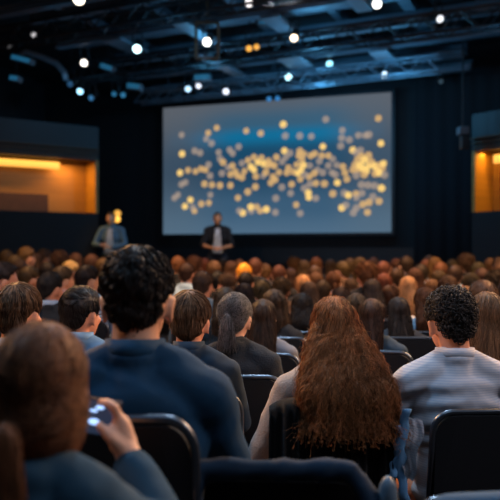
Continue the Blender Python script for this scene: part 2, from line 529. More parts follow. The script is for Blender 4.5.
def flow_down(p, nr):
    return Vector((p.x * 2.0, -.1, -1.0)) if p.z < .09 else Vector((p.x * 9, -.5 if p.y < .05 else .2, -.4))


def flow_to(k):
    K = Vector(k)
    return lambda p, nr: (K - p)


def hair_short(n=1300, seed=0, thick=(.012, .020), sub=5, wave=.0, rad=.0011, flow=flow_short, length=.055, female=False, lift=(.0, .005), lum=.004, clump=22, el=None):
    v, f, mk = cap_data(sub, female, thick, lum, 60, seed=seed, el=el)
    parts = [(v, f)]
    if n:
        V = np.array([tuple(x) for x in v]); T = np.array(f); msk = np.array(mk)
        idx_ok = msk > .55
        T2 = T[idx_ok[T].all(axis=1)]
        parts.append(grow_strands_on(V, T, T2, n, flow, 8, length / 8, lift, wave, rad, clump))
    return np_mesh('hair', parts)


def grow_strands_on(V, T, T2, n, flow, steps, step, lift, wave, rad, clump):
    global surf_seeds
    keep = surf_seeds
    def only(V_, T_, n_, ok=None): return keep(V_, T2, n_, ok)
    surf_seeds = only
    try: r = grow_strands(V, T, n, flow, steps, step, lift, wave, 1.2, rad, clump=clump, jit=.18)
    finally: surf_seeds = keep
    return r


def hair_curly(n=1500, seed=3, sub=5, r=.0075, thick=(.016, .030), rad=.0016, lum=.008):
    v, f, mk = cap_data(sub, False, thick, lum, 90, seed=seed)
    V = np.array([tuple(x) for x in v]); T = np.array(f); T2 = T[(np.array(mk) > .6)[T].all(axis=1)]
    parts = [(v, f)]
    if n:
        c = curls(V, T2, n, r=r, rad=rad)
        parts.append(c)
    return np_mesh('hair', parts)


def hair_blobs_mesh(extra, voxel=.008, female=True, thick=(.014, .018), sub=4, smooth=7, el=None, disp=None):
    v, f, mk = cap_data(sub, female, thick, .002, 60, el=el)
    return melt([('m', v, f)] + extra, voxel, smooth, 'hair', disp)


EL_LONG = [34, 30, 6, -30, -50, -60, -66, -70, -75]


def long_blobs(bottom=-.36, w_top=.085, w_bot=.12, y0=-.05, y1=-.13, dep=.055, n=18, cx=0):
    out = []
    for i in range(n):
        t = i / (n - 1); z = .02 + (bottom - .02) * t
        out.append(('e', (cx * t, y0 + (y1 - y0) * min(1, t * 1.7), z), (w_top + (w_bot - w_top) * math.sin(min(1, t * 1.25) * PI / 2), dep, max(.055, abs(bottom) / 7 * 1.2))))
    return out


def hair_long(n=900, bottom=-.36, w_bot=.12, wave=.003, rad=.0011, voxel=.009, seed=0, y1=-.13, dep=.055, steps=22, step=None, lift=(0, .006), wfreq=3, w_top=.085, jit=.10, y0=-.05, free=None):
    me = hair_blobs_mesh(long_blobs(bottom, w_top, w_bot, y0, y1, dep), voxel, el=EL_LONG,
                         disp=lambda c, k: .004 * noise.noise(Vector((c.x * 40, c.y * 40, c.z * 5 + seed))))
    V, T = mesh_arrays(me); parts = [(V, T)]
    if n:
        step = step or (abs(bottom) * 1.0 / steps)
        parts.append(grow_strands(V, T, n, flow_down, steps, step, lift, wave, wfreq, rad, free=(bottom + .04 if free is None else free), jit=jit, zmin=bottom - .03,
                                  ok=lambda c: ((c[:, 1] < .05) | (c[:, 2] > .07)).astype(float) * (c[:, 2] > bottom + .05)))
    return np_mesh('hair', parts)


def hair_pony(n=900, knot=(0, -.112, -.015), tail=-.20, voxel=.007, rad=.0011, tw=.024, seed=0, lift=(0, .003), more=(), thick=(.009, .013)):
    K = Vector(knot); ex = [('e', K, (.020, .020, .020))] + list(more)
    N = 16
    for i in range(N):
        t = i / (N - 1); ex.append(('e', (knot[0], knot[1] - .020 - .010 * math.sin(t * PI) + .012 * t, knot[2] - .01 + (tail - knot[2]) * t),
                                    (tw * (.75 + .5 * math.sin(t * PI * .8)) * (1 - .45 * max(0, t - .7) / .3), .018, .036)))
    v, f, mk = cap_data(5, True, thick, .0015, 60)
    me = melt([('m', v, f)] + ex, voxel, 3, 'hair')
    V, T = mesh_arrays(me); parts = [(V, T)]
    if n:
        fl = lambda p, nr: (K + Vector((0, -.01, 0)) - p) if p.y > knot[1] - .004 else Vector((p.x * 1.5, 0, -1))
        parts.append(grow_strands(V, T, n, fl, 12, .010, lift, .0006, 1, rad, jit=.06, ok=lambda c: ((c[:, 1] < .06) & (c[:, 2] > -.055) | (c[:, 2] > .07) | (c[:, 1] < knot[1] - .005)).astype(float)))
        m2 = int(n * .35)
        parts.append(grow_strands(V, T, m2, lambda p, nr: Vector((p.x * 1.5, 0, -1)), 12, abs(tail - knot[2]) / 11, (0, .004), .002, 1.5, rad, jit=.08, free=tail + .03,
                                  ok=lambda c: ((c[:, 1] < knot[1] - .012) & (c[:, 2] > tail + .03)).astype(float)))
    return np_mesh('hair', parts)

# ================================================================== the hall
U0, U1, V0, V1, ZC = -9.6, 5.4, -3.2, 13.95, 5.35


def slab(name, pts, z0, z1, m, kind='structure'):
    bm = bmesh.new(); lo = [bm.verts.new((x, y, z0)) for x, y in pts]; hi = [bm.verts.new((x, y, z1)) for x, y in pts]
    bm.faces.new(lo[::-1]); bm.faces.new(hi); n = len(pts)
    for i in range(n): bm.faces.new((lo[i], lo[(i + 1) % n], hi[(i + 1) % n], hi[i]))
    return tag(bm_obj(name, bm, m), kind=kind)


def wall(name, a, b, m, z0=0, z1=ZC, t=.12):
    a = Vector(P(*a)); b = Vector(P(*b)); d = (b - a).normalized(); n = Vector((d.y, -d.x)) * t
    return slab(name, [a, b, b + n, a + n][::1], z0, z1, m)


slab('floor', [P(U0, V0), P(U1, V0), P(U1, V1), P(U0, V1)], -.12, 0, M['carpet'])
slab('ceiling', [P(U0, V0), P(U1, V0), P(U1, V1), P(U0, V1)], ZC, ZC + .12, M['ceiling'])
wall('wall_back', (U1, V1), (U0, V1), M['black_wall'])
wall('wall_left', (U0, V1), (U0, V0), M['black_wall'])
wall('wall_rear', (U0, V0), (U1, V0), M['black_wall'])
wall('wall_right', (U1, V0), (U1, V1), M['black_wall'])
# low dark ledge at the foot of the back wall, slightly lighter than the wall
slab('trim_1', [P(-6.8, V1 - .06), P(4, V1 - .06), P(4, V1), P(-6.8, V1)], 1.18, 1.50, M['stage'])
slab('stage_floor', [P(-8.3, 11.0), P(2.6, 11.0), P(2.6, V1), P(-8.3, V1)], 0, .40, M['stage'])
slab('trim_2', [P(-8.3, 10.97), P(2.6, 10.97), P(2.6, 11.0), P(-8.3, 11.0)], .30, .40, M['black_metal'])


# side niches beside the stage: charcoal fascia over a timber recess lit from its cornice
def niche(corner, dirv, length, z_bot, z_top, z_fas, depth, tint, groups):
    c = Vector((*corner, 0)); d = Vector((*dirv, 0)).normalized(); nrm = Vector((-d.y, d.x, 0))
    if nrm.y < 0: nrm = -nrm
    rot = Matrix((d, nrm, Vector((0, 0, 1)))).transposed()

    def bx(bm, x0, x1, y0, y1, z0, z1):
        box(bm, c + d * (x0 + x1) / 2 + nrm * (y0 + y1) / 2 + Vector((0, 0, (z0 + z1) / 2)), (x1 - x0, y1 - y0, z1 - z0), rot)
    Lh = length
    bm = bmesh.new(); bx(bm, -.02, Lh, 0, depth + .1, z_top, z_fas); k = tag(bm_obj('wall_niche_fascia', bm, M['fascia']), kind='structure')
    bm = bmesh.new(); bx(bm, 0, Lh, depth, depth + .05, z_bot, z_top); tag(bm_obj('wall_niche_panel', bm, M['wood']), kind='structure')
    bm = bmesh.new(); bx(bm, -.02, .04, .0, depth, z_bot, z_top); tag(bm_obj('wall_niche_side', bm, M['wood']), kind='structure')
    bm = bmesh.new(); bx(bm, -.02, Lh, 0, depth + .1, 0, z_bot); tag(bm_obj('wall_niche_base', bm, M['black_wall']), kind='structure')
    bm = bmesh.new(); bx(bm, .80 if groups == 0 else 1.3, Lh, depth - .16, depth, z_bot, z_bot + .34); tag(bm_obj('wall_niche_dado', bm, mat('dark_wood', (.10, .042, .014), .5, vary=.3)), kind='structure')
    for i, zz in enumerate((.05, .12, .19)):
        bm = bmesh.new(); bx(bm, -.0, Lh, -.03 - .03 * i, .0, z_top + zz - .012, z_top + zz + .012)
        tag(bm_obj('trim_%d' % (3 + i + groups * 3), bm, M['rust']), kind='structure')
    return rot, c, d, nrm, bx


ca = at(97.5, 252, 13.0); dl = Vector((-.84, -.54, 0))
rot, c0, dd, nn, bx = niche((ca.x, ca.y), (dl.x, dl.y), 3.9, 2.14, 3.12, 3.74, .55, 1, 0)
bm = bmesh.new(); bx(bm, .62, 3.6, .30, .36, 2.95, 3.07)
led = bm_obj('led_strip_light', bm, emat('amber_strip', (1.0, .42, .06), 1.15)); tag(led, 'long amber light strip under the cornice of the left timber niche', 'strip light')
o = light('AREA', c0 + dd * 2.0 + nn * .25 + Vector((0, 0, 3.08)), c0 + dd * 2.0 + nn * .5 + Vector((0, 0, 2.2)), 34, (1, .48, .07), 3.4, sy=.1)
o.rotation_euler = (Matrix((dd, nn, Vector((0, 0, 1)))).transposed()).to_euler()
o = light('AREA', c0 + dd * .55 + nn * .22 + Vector((0, 0, 3.08)), None, 7, (1, .45, .12), .5)
cb = at(473, 252, 11.2)
rot, c1, dd1, nn1, bx = niche((cb.x, cb.y), (.62, -.78), 3.0, 2.06, 3.03, 3.62, .5, 1, 1)
bm = bmesh.new(); bx(bm, .2, 2.8, .26, .32, 2.84, 2.97)
led = bm_obj('led_strip_light', bm, emat('amber_strip_small', (1.0, .42, .06), 1.3)); tag(led, 'short amber light strip in the right timber niche', 'strip light')
o = light('AREA', c1 + dd1 * 1.2 + nn1 * .2 + Vector((0, 0, 3.0)), None, 24, (1, .48, .07), 2.4, sy=.1)
o.rotation_euler = (Matrix((dd1, nn1, Vector((0, 0, 1)))).transposed()).to_euler()
# dark service opening inside the right niche
bm = bmesh.new(); pt = c1 + dd1 * .62 + nn1 * .42
box(bm, pt + Vector((0, 0, 2.32)), (.5, .08, .42), Matrix((dd1, nn1, Vector((0, 0, 1)))).transposed())
tag(bm_obj('equipment_box', bm, M['black_metal']), 'black equipment box standing in the lit right niche', 'box')

# stage curtain right of the screen, pleated
bm = bmesh.new()
pv = []
for i in range(121):
    u = -1.20 + i * .015; x, y = P(u, 13.70 + .014 * math.sin(i * .35) + .004 * math.sin(i * 1.3)); pv.append((x, y))
for i in range(120):
    a, b = pv[i], pv[i + 1]
    v = [bm.verts.new((a[0], a[1], .40)), bm.verts.new((b[0], b[1], .40)), bm.verts.new((b[0], b[1], 4.72)), bm.verts.new((a[0], a[1], 4.72))]; bm.faces.new(v)
bmesh.ops.remove_doubles(bm, verts=bm.verts, dist=.0005)
bmesh.ops.solidify(bm, geom=bm.faces[:], thickness=.02)
tag(bm_obj('stage_curtain', bm, M['curtain'], smooth=True), 'black pleated stage curtain hanging right of the projection screen', 'curtain')

# ------------------------------------------------------------------ projection screen
A = Vector(at(163.5, 252, 15.0)); B = Vector(at(391.5, 252, 13.5)); A.z = B.z = 0
ex = (B - A).normalized(); ey = Vector((-ex.y, ex.x, 0)); ez = Vector((0, 0, 1)); W = (B - A).length
z0, z1 = 1.80, 4.50; H = z1 - z0; ctr = (A + B) / 2 + ez * (z0 + z1) / 2
rotS = Matrix((ex, ey, ez)).transposed()
scr = empty('projection_screen', ctr); scr.rotation_euler = rotS.to_euler()
tag(scr, 'large projection screen on the back wall showing gold bokeh dots on blue', 'projection screen')
ms = bpy.data.materials.new('projected_picture'); ms.use_nodes = True; n = ms.node_tree.nodes; L = ms.node_tree.links
b = n['Principled BSDF']; b.inputs['Base Color'].default_value = (.02, .02, .02, 1); b.inputs['Roughness'].default_value = .8
tc = n.new('ShaderNodeTexCoord'); sp = n.new('ShaderNodeSeparateXYZ'); L.new(tc.outputs['Object'], sp.inputs[0])


def ramp(src, lo, hi, stops):
    mr = n.new('ShaderNodeMapRange'); mr.inputs['From Min'].default_value = lo; mr.inputs['From Max'].default_value = hi
    L.new(src, mr.inputs[0]); r = n.new('ShaderNodeValToRGB'); L.new(mr.outputs[0], r.inputs[0]); r.color_ramp.interpolation = 'EASE'
    els = r.color_ramp.elements
    while len(els) > 1: els.remove(els[-1])
    els[0].position = stops[0][0]; els[0].color = (*stops[0][1], 1)
    for p, c in stops[1:]:
        e = els.new(p); e.color = (*c, 1)
    return r.outputs[0]


mid = ramp(sp.outputs['Z'], -H / 2, H / 2, [(0, (.085, .165, .26)), (.2, (.048, .118, .205)), (.45, (.013, .062, .125)), (.62, (.009, .072, .15)), (.74, (.004, .165, .34)), (.84, (.045, .12, .20)), (1, (.105, .13, .165))])
edg = ramp(sp.outputs['Z'], -H / 2, H / 2, [(0, (.10, .17, .245)), (.5, (.052, .088, .135)), (1, (.12, .135, .16))])
hx = ramp(sp.outputs['X'], -W / 2, W / 2, [(0, (0, 0, 0)), (.06, (.12, .12, .12)), (.35, (1, 1, 1)), (.7, (1, 1, 1)), (.94, (.15, .15, .15)), (1, (0, 0, 0))])
mx = n.new('ShaderNodeMixRGB'); L.new(hx, mx.inputs[0]); L.new(edg, mx.inputs[1]); L.new(mid, mx.inputs[2])
L.new(mx.outputs[0], b.inputs['Emission Color']); b.inputs['Emission Strength'].default_value = .84
bm = bmesh.new(); box(bm, (0, 0, 0), (W, .03, H), bevel=.004); bm_obj('screen_surface', bm, ms, scr)
bm = bmesh.new()
for s in (-1, 1):
    box(bm, (s * (W / 2 + .03), .0, 0), (.06, .06, H + .12)); box(bm, (0, 0, s * (H / 2 + .03)), (W, .06, .06))
bm_obj('frame', bm, M['black_metal'], scr)
DOTS = [(64,110,0),(117,106,1),(113,118,0),(134,96,1),(193,102,1),(222,107,1),(267,89,2),(271,112,0),(300,112,0),(323,113,0),(352,79,0),(385,101,0),(417,111,0),(431,111,0),(457,77,1),
 (65,148,2),(66,151,2),(90,142,0),(101,146,0),(124,127,0),(138,145,0),(160,140,0),(166,147,0),(178,134,0),(141,158,0),(147,165,1),(153,168,1),(157,175,0),(162,189,1),(61,186,2),(77,181,1),(81,175,0),(92,183,1),
 (97,181,1),(103,178,1),(112,180,1),(116,174,1),(121,192,0),(118,170,0),(64,209,0),(72,205,0),(110,208,1),(125,210,1),(141,211,1),(145,187,0),(50,236,0),(57,230,0),(82,240,2),(71,253,2),(90,262,1),(87,255,0),(104,248,1),(119,246,1),(122,230,0),
 (162,211,1),(177,236,1),(166,172,1),(172,184,1),(176,192,1),(185,195,1),(190,183,1),(185,167,0),(197,161,1),(209,155,1),(224,156,1),(217,165,2),(203,174,2),(194,178,1),(209,180,2),(213,193,1),(217,172,1),(229,168,2),(236,172,1),(238,162,1),(243,169,1),(254,155,1),(250,172,1),(259,185,1),(247,194,1),(252,200,1),(258,202,2),(243,206,1),(228,192,0),(233,185,1),(224,197,1),(212,214,1),(197,224,1),(204,262,0),(203,254,2),(209,258,1),(215,254,1),(222,262,1),(234,259,2),(187,266,2),(180,262,0),(253,237,0),(252,265,0),(265,215,0),
 (270,142,2),(273,155,0),(266,164,0),(278,176,1),(275,186,1),(281,147,0),(288,184,1),(297,187,2),(303,181,2),(295,170,1),(308,171,2),(312,166,2),(305,160,1),(299,152,1),(309,149,1),(301,143,1),(296,146,0),(323,152,1),(327,158,2),(331,148,1),(337,144,1),(330,141,0),(347,134,2),(354,134,2),(350,128,1),(358,152,1),(345,152,1),(340,163,0),(321,172,0),(336,180,0),(330,187,1),(320,194,1),(311,190,0),(302,199,1),(285,209,1),(280,205,0),(321,209,0),(333,207,1),(338,210,0),(350,208,1),(318,226,2),(319,235,2),(321,232,1),(333,237,0),(294,250,1),(302,267,0),(283,227,0),(310,217,0),
 (347,186,0),(358,172,0),(365,186,0),(376,206,2),(395,199,1),(391,186,1),(387,174,1),(372,190,0),(367,159,0),(375,171,0),(367,228,1),(385,256,2),(390,227,0),(398,231,2),(401,228,1),(393,251,0),(408,266,0),(414,256,0),(427,249,1),(432,244,1),(425,227,0),(413,228,1),(414,236,0),(424,210,0),(437,211,0),(439,245,1),(436,265,1),(459,243,1),(464,217,2),(459,219,1),(468,216,1),(431,228,0),(447,234,0),(450,212,0),
 (385,117,0),(378,119,0),(383,133,0),(400,121,0),(407,141,2),(413,146,0),(422,142,0),(424,153,1),(438,152,1),(430,161,2),(417,160,1),(411,170,1),(408,180,1),(418,180,1),(421,172,2),(428,178,2),(434,183,2),(440,172,2),(444,165,1),(435,152,1),(449,160,1),(451,173,2),(456,180,2),(460,172,1),(466,177,1),(468,168,2),(471,165,1),(452,188,1),(460,187,2),(446,186,1),(430,190,1),(419,187,1),(424,192,1),(463,128,2),(470,191,0),(414,192,0),(439,111,0),(384,101,0)]


def dotmat(name, c, s, a):
    m = bpy.data.materials.new(name); m.use_nodes = True; nn_ = m.node_tree.nodes; LL = m.node_tree.links; nn_.remove(nn_['Principled BSDF'])
    e = nn_.new('ShaderNodeEmission'); e.inputs[0].default_value = (*c, 1); e.inputs[1].default_value = s
    t = nn_.new('ShaderNodeBsdfTransparent'); x = nn_.new('ShaderNodeMixShader'); x.inputs[0].default_value = a
    LL.new(t.outputs[0], x.inputs[1]); LL.new(e.outputs[0], x.inputs[2]); LL.new(x.outputs[0], nn_['Material Output'].inputs[0]); m.cycles.emission_sampling = 'NONE'
    return m


dm = [dotmat('dot_faded', (.62, .47, .36), .80, .58), dotmat('dot_gold', (.95, .58, .22), .85, .70), dotmat('dot_bright', (1.0, .66, .20), 1.1, .85)]
bms = bmesh.new()
ps = math.cos(YAW)
kept = []
for dt in DOTS:
    if all(math.hypot(dt[0] - k_[0], dt[1] - k_[1]) > 7.5 for k_ in kept): kept.append(dt)
for i, (zx, zy, br) in enumerate(kept):
    px, py = 150 + zx / 2, 80 + zy / 2
    # meet of the sight line with the screen plane
    rd = Vector(((px - 250) / F, 1, -(py - HZ) / F)); cpos = Vector((0, 0, EYE)); t = (ctr - cpos).dot(ey) / rd.dot(ey); p = cpos + rd * t - ctr
    lx, lz = p.dot(ex), p.dot(ez)
    r = .071 * random.uniform(.92, 1.05); vs = [bms.verts.new((lx + math.cos(a * PI / 8) * r, -.017 - .0004 * i, lz + math.sin(a * PI / 8) * r)) for a in range(16)]
    f = bms.faces.new(vs); f.material_index = br
me = bpy.data.meshes.new('dot_pattern'); bms.to_mesh(me); bms.free()
for m_ in dm: me.materials.append(m_)
do = link('dot_pattern', me, None, scr); tag(do, 'gold and pale bokeh dots across the picture', kind='stuff')

# ------------------------------------------------------------------ ceiling rig
GY = R(25)
gu = Vector((math.cos(GY), -math.sin(GY), 0)); gv = Vector((math.sin(GY), math.cos(GY), 0)); GC = Vector((0.6, 11.2, 0))


def G(a, b, z): return GC + gu * a + gv * b + Vector((0, 0, z))


GR = Matrix((gu, gv, Vector((0, 0, 1)))).transposed()


def beam(a0, a1, b, z, wdt, h, m, cross=False, label=None, name='ceiling_beam'):
    bm = bmesh.new()
    if cross: box(bm, G(b, (a0 + a1) / 2, z), (wdt, a1 - a0, h), GR)
    else:
        box(bm, G((a0 + a1) / 2, b, z + h / 2 - .012), (a1 - a0, wdt, .024), GR); box(bm, G((a0 + a1) / 2, b, z - h / 2 + .012), (a1 - a0, wdt, .024), GR)
        box(bm, G((a0 + a1) / 2, b, z), (a1 - a0, .02, h), GR)
    return tag(bm_obj(name, bm, m), kind='structure')


for i, (b_, z_) in enumerate(((-2.6, 4.95), (-1.9, 5.1), (-1.25, 4.85), (-.65, 5.05), (-.15, 4.8), (.35, 5.0), (.8, 4.78), (1.25, 4.95), (1.65, 4.72), (2.05, 4.9), (2.4, 4.68), (2.75, 4.8))):
    beam(-3.6 if b_ < 1.9 else -2.9, 2.5 if b_ > .9 else 3.4, b_, z_, .14, .13 + .05 * (i % 2), M['steel'])
for i, (a_, b0, b1, z_, wd) in enumerate(((-2.9, -2.6, 1.6, 5.15, .12), (-1.7, -3, 2.0, 5.2, .10), (-.45, -2.8, 2.6, 5.18, .16), (.75, -3, 2.7, 5.2, .12), (1.9, -3, 2.3, 5.15, .18), (2.9, -3, .9, 5.2, .12))):
    beam(b0, b1, a_, z_, wd, .12, M['steel'], True)
# hanging acoustic panels / duct lengths
for i, (a_, b_, z_, sx, sy) in enumerate(((.30, -.95, 4.72, .30, .95), (-.95, -1.25, 4.70, .24, 1.1), (1.55, -1.6, 4.75, .22, 1.2), (-.1, .6, 4.62, .42, .7), (-1.3, .2, 4.6, .22, 1.5), (-2.4, -1.0, 4.75, .34, .8), (1.35, .75, 4.6, .3, .6))):
    bm = bmesh.new(); box(bm, G(a_, b_, z_), (sx, sy, .05), GR, .01)
    pn = empty('ceiling_panel', G(a_, b_, z_)); bmo = bm_obj('panel_board', bm, M['duct'], pn); bmo.matrix_parent_inverse = Matrix.Translation(pn.location).inverted()
    pn['label'] = ['blue-lit flat ceiling panel hanging above the middle of the screen', 'narrow blue-lit ceiling panel above the screen\'s left part', 'slim ceiling panel at the top right of the rig', 'short wide pale blue ceiling panel above the screen', 'long thin blue ceiling panel left of the orange lamps', 'dim blue ceiling panel at the upper left of the rig', 'small ceiling panel above the screen\'s right corner'][i]
    pn['category'] = 'ceiling panel'; pn['group'] = 'panels hung in the ceiling rig'
    for s in (-1, 1):
        bm = bmesh.new(); bar(bm, G(a_, b_ + s * sy * .35, z_ + .02), G(a_, b_ + s * sy * .35, ZC), .006, 6)
        h = bm_obj('hanger', bm, M['black_metal'], pn); h.matrix_parent_inverse = Matrix.Translation(pn.location).inverted()


# box truss with lattice
def truss(p0, p1, w_=.28, label='', m='black_metal'):
    p0, p1 = Vector(p0), Vector(p1); d = (p1 - p0).normalized(); s = d.cross(Vector((0, 0, 1))).normalized(); u = Vector((0, 0, 1)); Lh = (p1 - p0).length
    root = empty('lighting_truss', p0); inv = Matrix.Translation(p0).inverted()
    bm = bmesh.new()
    for a in (-1, 1):
        for c in (-1, 1): bar(bm, p0 + s * a * w_ / 2 + u * c * w_ / 2, p1 + s * a * w_ / 2 + u * c * w_ / 2, .022, 8)
    o = bm_obj('chord_frame', bm, M[m], root); o.matrix_parent_inverse = inv
    bm = bmesh.new(); k = int(Lh / w_)
    for i in range(k):
        for a in (-1, 1):
            q0, q1 = p0 + d * (Lh * i / k), p0 + d * (Lh * (i + 1) / k); c = 1 if i % 2 else -1
            bar(bm, q0 + s * a * w_ / 2 + u * c * w_ / 2, q1 + s * a * w_ / 2 - u * c * w_ / 2, .011, 6)
            bar(bm, q0 + s * c * w_ / 2 + u * a * w_ / 2, q1 - s * c * w_ / 2 + u * a * w_ / 2, .011, 6)
    o = bm_obj('lattice', bm, M[m], root); o.matrix_parent_inverse = inv
    for t in (.12, .5, .88):
        bm = bmesh.new(); bar(bm, p0 + d * Lh * t, (p0 + d * Lh * t).to_2d().to_3d() + Vector((0, 0, ZC)), .01, 6)
        o = bm_obj('hanger', bm, M[m], root); o.matrix_parent_inverse = inv
    return tag(root, label, 'truss', 'lighting trusses under the ceiling')


truss(G(-3.9, -.55, 4.55), G(3.3, -.55, 4.55), .26, 'black lattice truss crossing the ceiling in front of the screen')
truss(G(-3.6, 1.1, 4.45), G(2.2, 1.1, 4.45), .24, 'black lattice truss nearest the back wall above the screen', 'steel')
truss(G(-4.2, -2.2, 4.72), G(3.6, -2.2, 4.72), .26, 'black lattice truss nearest the camera at the top of the picture')
for (xa, ya, xb, yb, d_, cl) in ((155, 30, 190, 60, 11.0, 'rust'),):
    bm = bmesh.new(); p = at(207, 42, 10.0)
    for dx in (-.16, .16): bar(bm, p + Vector((dx, .05, .30)), p + Vector((dx, .05, -.22)), .022, 8)
    bar(bm, p + Vector((-.16, .05, -.22)), p + Vector((.16, .05, -.22)), .022, 8); bar(bm, p + Vector((0, .05, .28)), Vector((p.x, p.y + .05, ZC)), .015, 6)
    bar(bm, p + Vector((-.16, .05, .29)), p + Vector((.16, .05, .29)), .022, 8)
    tag(bm_obj('lamp_bracket', bm, M['rust']), 'brown steel bracket frame around the white lamp above the screen', 'bracket')


# lamp heads: (px, py, distance, lens colour, strength, radius, label)
LAMPS = [(79, -1, 9.2, (1, .88, .70), 9, .115, 'large warm white ceiling lamp at the top edge of the picture'),
 (34, 35, 12.2, (.75, .72, .74), 1.6, .075, 'dim white ceiling lamp, upper one at the far left'),
 (10, 48, 12.6, (.6, .6, .64), .8, .065, 'faint grey ceiling lamp closest to the left picture edge'),
 (84, 63, 11.6, (1, .92, .82), 7, .085, 'warm white lamp above the left niche'),
 (80, 91.5, 12.6, (.35, .72, 1), 5, .085, 'bright blue-white lamp low above the left niche'),
 (91, 98, 12.6, (.08, .35, .75), .8, .075, 'dim blue lamp just right of the bright blue-white one'),
 (70, 84, 12.2, (.05, .22, .5), .5, .08, 'dull blue lamp head just left of the bright blue-white one'),
 (137, 49, 10.6, (.55, .92, 1), 10, .095, 'bright cyan-white lamp between left niche and screen'),
 (207, 42, 10.0, (1, .97, .90), 9, .090, 'white lamp inside the brown bracket above the screen'),
 (249, 3, 9.0, (.9, .85, .85), 4, .080, 'white lamp at the top edge above the screen centre'),
 (188, 89, 12.8, (.45, .72, 1), 4, .080, 'pale blue lamp, left one of the touching pair over the screen\'s left corner'),
 (198.5, 86, 12.9, (.8, .85, 1), 3, .075, 'whitish lamp, right one of the touching pair over the screen\'s left corner'),
 (226, 91.5, 12.7, (.8, .85, 1), 3.4, .085, 'oval whitish lamp just above the screen\'s top edge'),
 (249, 48.5, 10.4, (1, .45, .06), 2.2, .072, 'orange lamp, left one of the orange pair'),
 (256.5, 47, 10.5, (1, .45, .06), 2.0, .066, 'orange lamp, right one of the orange pair'),
 (294, 38, 10.0, (1, .80, .55), 8, .080, 'warm lamp with an orange rim right of the orange pair'),
 (288.5, 77, 12.4, (.45, .85, 1), 7, .085, 'cyan-white lamp above the middle of the screen'),
 (329.5, 64, 12.0, (.3, .78, 1), 5, .085, 'tilted cyan lamp above the screen\'s right half'),
 (269, 99, 13.2, (.05, .33, .85), 1.1, .072, 'small blue lamp touching the screen\'s top edge, left one of two'),
 (277.5, 98.5, 13.2, (.05, .33, .85), 1.1, .072, 'small blue lamp touching the screen\'s top edge, right one of two'),
 (377, 4, 9.3, (1, .95, .9), 8, .090, 'oval white lamp at the top edge right of centre'),
 (440, 19, 9.6, (.82, .84, .9), 3, .075, 'whitish lamp alone at the upper right of the ceiling'),
 (384.5, 75, 12.2, (.65, .85, 1), 4.5, .088, 'pale cyan oval lamp over the screen\'s right corner'),
 (394, 64, 12.2, (.05, .30, .62), .9, .066, 'dull blue lamp just above the pale cyan oval lamp'),
 (441, 81.5, 12.6, (.10, .18, .25), .5, .066, 'unlit grey lamp over the dark curtain'),
 (114, 94, 12.8, (.04, .30, .6), .8, .070, 'dull blue lamp, left one of the pair left of the screen'),
 (123, 95, 12.8, (.05, .32, .62), .9, .075, 'dull blue lamp, right one of the pair left of the screen'),
 (210, 53, 12.0, (.03, .16, .32), .5, .10, 'dark blue lamp head hanging below the white lamp in the bracket')]
for px, py, d, c, e, r, lab in LAMPS:
    p = at(px, py, d); r *= .64; e *= .55; root = empty('spotlight', p); tl = random.uniform(-.3, .3)
    q = (Vector((tl * .6, -1, -.55 + random.uniform(-.12, .12)))).to_track_quat('-Z', 'Y'); root.rotation_euler = q.to_euler()
    bm = bmesh.new(); bmesh.ops.create_cone(bm, cap_ends=True, segments=20, radius1=r * 1.12, radius2=r * .85, depth=.24, matrix=Matrix.Translation((0, 0, .125)))
    for k in range(4): bmesh.ops.create_cone(bm, cap_ends=True, segments=20, radius1=r * .98, radius2=r * .98, depth=.008, matrix=Matrix.Translation((0, 0, .26 + k * .02)))
    bm_obj('housing', bm, M['black_metal'], root, smooth=False)
    bm = bmesh.new(); bmesh.ops.create_uvsphere(bm, u_segments=20, v_segments=8, radius=r, matrix=Matrix.Diagonal((1, 1, .22, 1)))
    bm_obj('lens', bm, emat('lens_glow', c, e), root, smooth=True)
    bm = bmesh.new()
    for s in (-1, 1): bar(bm, (s * r * 1.2, 0, .12), (s * r * 1.2, .20, .16), .010, 6)
    bar(bm, (-r * 1.2, .20, .16), (r * 1.2, .20, .16), .010, 6); bm_obj('yoke', bm, M['black_metal'], root)
    bm = bmesh.new(); up = q.inverted() @ Vector((0, 0, 1)); s0 = Vector((0, .20, .16)); zz = (p + q @ s0).z
    bar(bm, s0, s0 + up * (ZC - zz - .0), .012, 6); bm_obj('drop_pipe', bm, M['black_metal'], root)
    tag(root, lab, 'spotlight', 'spotlights in the ceiling rig')

# blue-lit barndoor fixtures
FIX = [(23, 60, 12.0, .40, .10, 16, 'wide blue-lit fixture bar at the far left of the rig'), (16, 79, 12.2, .17, .10, 10, 'small blue-lit lamp box hanging at the far left'),
       (108, 68, 11.8, .24, .10, 20, 'tilted blue-lit lamp box between left niche and screen'), (135, 87, 12.4, .26, .11, 10, 'blue-lit lamp box left above the screen corner'),
       (203, 78, 12.4, .30, .11, 0, 'blue-lit box above the touching pair of pale lamps'), (272, 24, 11.2, .45, .08, 8, 'dim blue-lit bar at the top centre of the rig')]
for px, py, d, sx, sy, an, lab in FIX:
    p = at(px, py, d); root = empty('lamp_box', p); root.rotation_euler = (0, R(an), R(-12))
    bm = bmesh.new(); box(bm, (0, 0, 0), (sx, .16, sy), bevel=.012); bm_obj('housing', bm, M['duct'], root)
    bm = bmesh.new(); box(bm, (0, -.085, 0), (sx * .86, .012, sy * .7)); bm_obj('diffuser', bm, emat('blue_diffuser', (.03, .28, .55), .33), root)
    bm = bmesh.new(); up = root.rotation_euler.to_matrix().inverted() @ Vector((0, 0, 1)); bar(bm, (0, 0, 0), up * (ZC - p.z), .012, 6); bm_obj('drop_pipe', bm, M['black_metal'], root)
    tag(root, lab, 'lamp box', 'lamp boxes in the ceiling rig')
